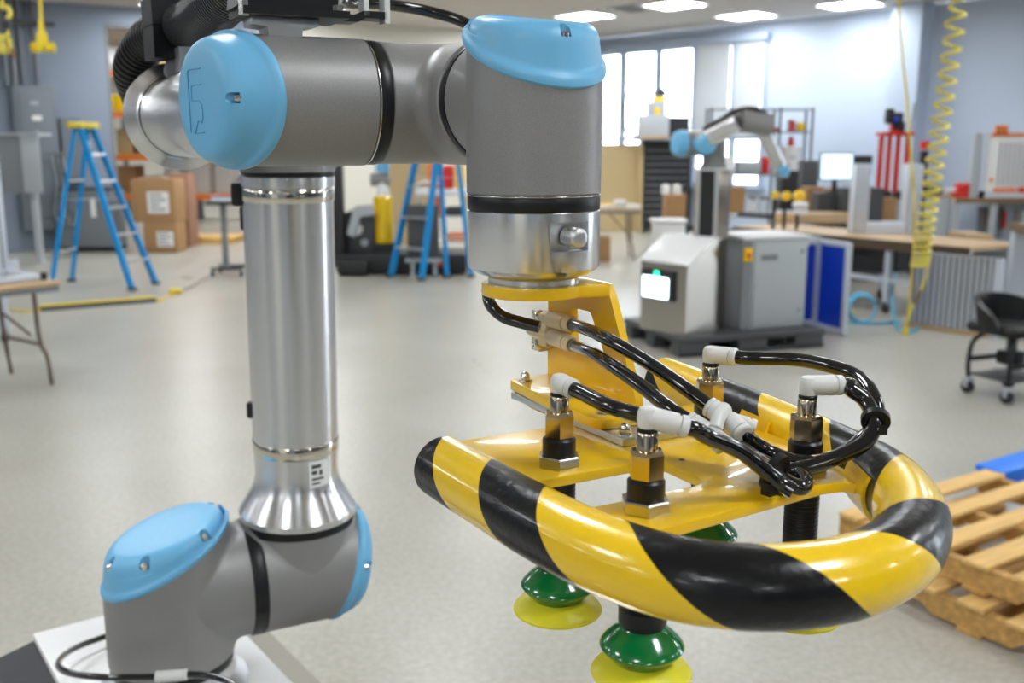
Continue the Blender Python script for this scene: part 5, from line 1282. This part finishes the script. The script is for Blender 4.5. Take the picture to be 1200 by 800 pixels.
# dark machine cabinet behind the ladder
a, b = fl(82, 293), fl(154, 290)
t = thing('charcoal_cabinet', 'wide charcoal machine cabinet with blue dot behind the stepladder', 'cabinet', ((a.x+b.x)/2, a.y+.0, 0)); hc_ = py(118, 222, a.y).z; wc = b.x-a.x
lbox(t, 'body', 'mgrey', (0, 0, hc_/2+.04), (wc, .6, hc_-.08), bevel=.02); lbox(t, 'plinth', 'black', (0, 0, .04), (wc*.98, .56, .08)); lbox(t, 'lid', 'dgrey', (0, 0, hc_+.02), (wc*1.02, .62, .04)); MB().lathe((-wc*.22, -.30, hc_*.22), (0, -1, 0), [(.05, 0), (.05, .01)], 20).build('blue_dot', 'royal', t, world=False)
for k in range(5):
    x = -wc*.5+.04*k; MB().tube([(x, -.34, hc_+.55), (x+.05, -.36, hc_+.1), (x-.02, -.36, hc_*.6), (x+.08, -.36, hc_*.45), (x+.16, -.36, hc_*.7)], .014, 8).build('hanging_cable', 'black' if k % 2 else 'lgrey', t, world=False)
mb = MB(); mb.box((-wc*.42, -.33, hc_+.58), (.4, .04, .05)); mb.build('cable_hook', 'mgrey', t, world=False)
mb = MB(); mb.box((-wc*.42, -.3, hc_+.3), (.04, .04, .56)); mb.build('hook_post', 'mgrey', t, world=False)
lbox(t, 'notice', 'paper', (wc*.16, -.305, hc_*.72), (.08, .01, .3))
# ---- hanging power outlet and coil
p = py(51, 62, 7.8); 
t = thing('power_outlet_drop', 'yellow triple outlet hanging from a yellow cord', 'outlet', p)
MB().tube([(0, 0, .12), (.01, 0, .4), (.02, 0, .8), (.0, 0, HZ-p.z)], .0135, 10).build('cord', 'cord', t, world=False)
mb = MB(); mb.lathe((0, 0, .0), Z, [(.036, .02), (.042, .03), (.042, .12), (.034, .15), (.022, .16), (.019, .22), (.013, .24)], 20); mb.build('outlet_body', 'cord', t, world=False)
mb = MB()
for d_ in ((1, 0, 0), (-1, 0, 0), (0, -1, 0)): mb.lathe(V((0, 0, .040))+V(d_)*.025, d_, [(.036, 0), (.036, .045), (.039, .047), (.039, .058), (.034, .06)], 18)
mb.build('socket_cluster', 'cord', t, world=False); lcyl(t, 'white_sleeve', 'white', (.012, 0, .42), (.014, 0, .48), .016)
p = py(8, 62, 7.5)
t = thing('coiled_cord_drop', 'yellow coiled cord looped on a grip hanging beside the conduit pipes', 'cord', p)
MB().tube([(.0, 0, .30), (.0, 0, .6), (-.02, 0, HZ-p.z)], .011, 8).build('drop_cord', 'cord', t, world=False)
MB().tube([(-.01, 0, .32), (.04, 0, .31), (.055, 0, .27), (.03, 0, .24)], .016, 10).build('knot', 'cordp', t, world=False)
MB().tube([(.02, 0, .25), (-.01, 0, .18), (.0, 0, .13), (.03, 0, .10), (.045, 0, .16), (.02, 0, .25)], .006, 8).build('wire_grip', 'dgrey', t, world=False)
for k in range(4): MB().tube([(-.08+.028*k, .0, .13), (-.095+.028*k, -.02, .08), (-.085+.028*k, -.02, .02), (-.07+.028*k, 0, .0), (-.058+.028*k, .02, .06), (-.08+.028*k+.02, .02, .12)], .0105, 8).build('turn', 'cordp', t, world=False)
MB().tube([(.02, 0, .16), (.03, 0, .08), (.04, 0, .03)], .011, 8).build('tail', 'cordp', t, world=False); mb = MB(); mb.rbox((.048, 0, .0), (.035, .03, .07), .008); mb.build('plug', 'woodedge', t, world=False)

# ---- dark lift truck, yellow pedestal robot, cart
q = fl(392, 324); q1_ = fl(548, 318)
t = thing('lift_truck', 'black pallet lift truck with tall mast behind the silver arm', 'lift truck', (q.x, q.y, 0), 0); wl_ = q1_.x-q.x
lbox(t, 'chassis', 'black', (wl_/2, .55, .16), (wl_, .9, .26), bevel=.03); lbox(t, 'mast', 'black', (.03, .3, py(396, 190, q.y).z/2+.1), (.15, .2, py(396, 190, q.y).z), bevel=.01); lbox(t, 'body', 'dgrey', (.30, .62, .55), (.42, .5, .6), bevel=.06)
mb = MB(); mb.prism([(.14, .55), (.26, .92), (.50, .94), (.52, .80), (.33, .78), (.24, .5)], (1, 0, 0), (0, 0, 1), (0, .24, 0), (0, .1, 0)); mb.build('steer_arm', 'lgrey', t, world=False)
MB().lathe((.26, .36, .60), (0, -1, .2), [(.075, 0), (.085, .02), (.07, .04), (.03, .04)], 20).build('head_lamp', 'white', t, world=False); MB().lathe((.36, .37, .42), (0, -1, 0), [(.05, 0), (.05, .02)], 16).build('side_lamp', 'lgrey', t, world=False)
MB().lathe((wl_*.80, .10, .16), (0, -1, 0), [(.04, 0), (.04, .03), (.03, .04)], 18).build('red_button', 'red', t, world=False); lbox(t, 'wheel_cover', 'black', (.25, .2, .12), (.4, .5, .20), bevel=.03)
yy = q.y+.30
a, b = py(448, 286, yy), py(460, 230, yy)
t = thing('pedestal_robot', 'small grey and blue robot arm on a yellow drum pedestal', 'robot', (a.x, yy+.2, 0))
lbox(t, 'pedestal_foot', 'black', (0, 0, (a.z+.292)/2), (.3, .3, a.z-.294)); MB().lathe((0, 0, a.z), Z, [(.12, 0), (.13, .02), (.13, b.z-a.z-.02), (.11, b.z-a.z)], 28).build('pedestal_drum', 'tapey', t, world=False)
MB().lathe((0, 0, b.z), Z, [(.09, 0), (.09, .08), (.075, .1), (.075, .2)], 24).build('base_joint', 'whitept', t, world=False); mb = MB(); mb.cyl((-.16, 0, b.z+.22), (.10, 0, b.z+.22), .085, seg=24); mb.build('shoulder_joint', 'cast', t, world=False)
MB().lathe((.0, -.02, b.z+.34), (.2, -.3, 1), [(.09, 0), (.09, .1), (.06, .14)], 24).build('cap', 'cap', t, world=False); lcyl(t, 'upper_arm', 'aluflat', (-.05, .05, b.z+.25), (-.10, .3, b.z+.7), .06)
cy = 15.6
a, b = py(486, 222, cy), py(548, 236, cy)
t = thing('supply_cart', 'white topped supply cart loaded with orange and yellow parts', 'cart', ((a.x+b.x)/2, cy+.3, 0)); wcx = abs(b.x-a.x)
lbox(t, 'top_shelf', 'white', (0, 0, a.z-.05), (wcx, .55, .1), bevel=.02); lbox(t, 'mid_shelf', 'whitept', (0, 0, .62), (wcx*.96, .5, .03)); lbox(t, 'bottom_shelf', 'whitept', (0, 0, .22), (wcx*.96, .5, .04))
for sx in (-1, 1):
    for sy in (-1, 1): lcyl(t, 'post', 'cord' if sx > 0 else 'aluflat', (sx*wcx*.45, sy*.22, .1), (sx*wcx*.45, sy*.22, a.z-.1), .02); caster(t, sx*wcx*.45, sy*.22, .05)
MB().tube([(-wcx*.5, -.28, a.z-.02), (-wcx*.42, -.30, a.z+.1), (.0, -.30, a.z+.1)], .02, 8).build('push_handle', 'whitept', t, world=False)
for k, (x, z_, w_, h_, m_, lb) in enumerate(((-.12, a.z, .22, .42, 'orange', 'orange parts bag upright on the cart top'), (.10, a.z, .16, .36, 'red', 'red orange parts bag in the middle of the cart top'), (.28, a.z, .16, .40, 'tapey', 'yellow parts bag at the end of the cart top'),
        (.2, .635, .3, .14, 'dgrey', 'dark parts tray on the middle cart shelf'), (.22, .24, .3, .12, 'orange', 'orange parts tray on the bottom cart shelf'), (-.1, .635, .18, .3, 'orange', 'orange bottle on the middle cart shelf'))):
    o = MB().rbox(((a.x+b.x)/2+x, cy+.3, z_+h_/2+.001), (w_, .25, h_), .04, 3).build('parts_bag' if k < 3 else ('parts_tray' if k < 5 else 'parts_bottle'), m_); tag(o, lb, ['bag', 'bag', 'bag', 'tray', 'tray', 'bottle'][k])
# boards in front of the cream wall
a, b = py(452, 240, 17.6), py(500, 150, 17.6)
o = MB().box(((a.x+b.x)/2, 17.7, b.z/2), (b.x-a.x, .06, b.z)).build('tan_board', 'tan'); tag(o, 'tall tan board standing behind the second stepladder', 'board')
# ---- store room shelving
rx0 = py(212, 200, 22.5)
def rack(label, x0, x1, Y, zs, rz=0):
    a, b = py(x0, 200, Y), py(x1, 200, Y); wr = b.x-a.x
    t = thing('pallet_rack', label, 'rack', ((a.x+b.x)/2, Y, 0), rz)
    for sx in (-1, 1):
        for y in (0, .9): lbox(t, 'upright', 'royal' if False else 'mgrey', (sx*wr/2, y, 1.8), (.09, .08, 3.6))
    for z in zs:
        for y in (-.02, .92): lbox(t, 'beam', 'orange', (0, y, z), (wr, .06, .13))
        lbox(t, 'deck', 'wood', (0, .45, z+.075), (wr-.1, .9, .02))
    return t, (a.x+b.x)/2, wr
zs = [.55, 1.45, 2.4, 3.3]
for k, (x0, x1, lb) in enumerate(((131, 213, 'orange beamed pallet rack in the store room beside the doorway edge'), (219, 300, 'orange beamed pallet rack in the store room beyond the rolling stand'))):
    Y = 23.2; t, cx_, wr = rack(lb, x0, x1, Y, zs)
    n_ = 0
    for zi, z in enumerate(zs):
        for q_ in range(3):
            h_ = random.uniform(.35, .7); w_ = wr/3*random.uniform(.6, .85); m_ = random.choice(['card', 'card', 'white', 'cardd', 'tan', 'paper', 'tapey'])
            zz = z+.086; 
            if zz+h_ > HZ: h_ = .5
            x = cx_-wr/3+q_*wr/3
            o = MB().rbox((x, Y+.45, zz+h_/2), (w_, .6, h_), .01).build('stored_carton', m_)
            colw = {'card': 'brown', 'white': 'white', 'cardd': 'reddish', 'tan': 'tan', 'paper': 'pale', 'tapey': 'yellow'}[m_]
            tag(o, '%s stored carton %s the %s rack beam, %s' % (colw, 'on', ['lowest', 'second', 'third', 'highest'][zi], ['near the doorway edge' if k == 0 else 'near the joint of both racks', 'middle of the first rack' if k == 0 else 'middle of the second rack', 'near the joint of the racks' if k == 0 else 'near the silver arm'][q_]), 'carton', 'cartons on the store racks')
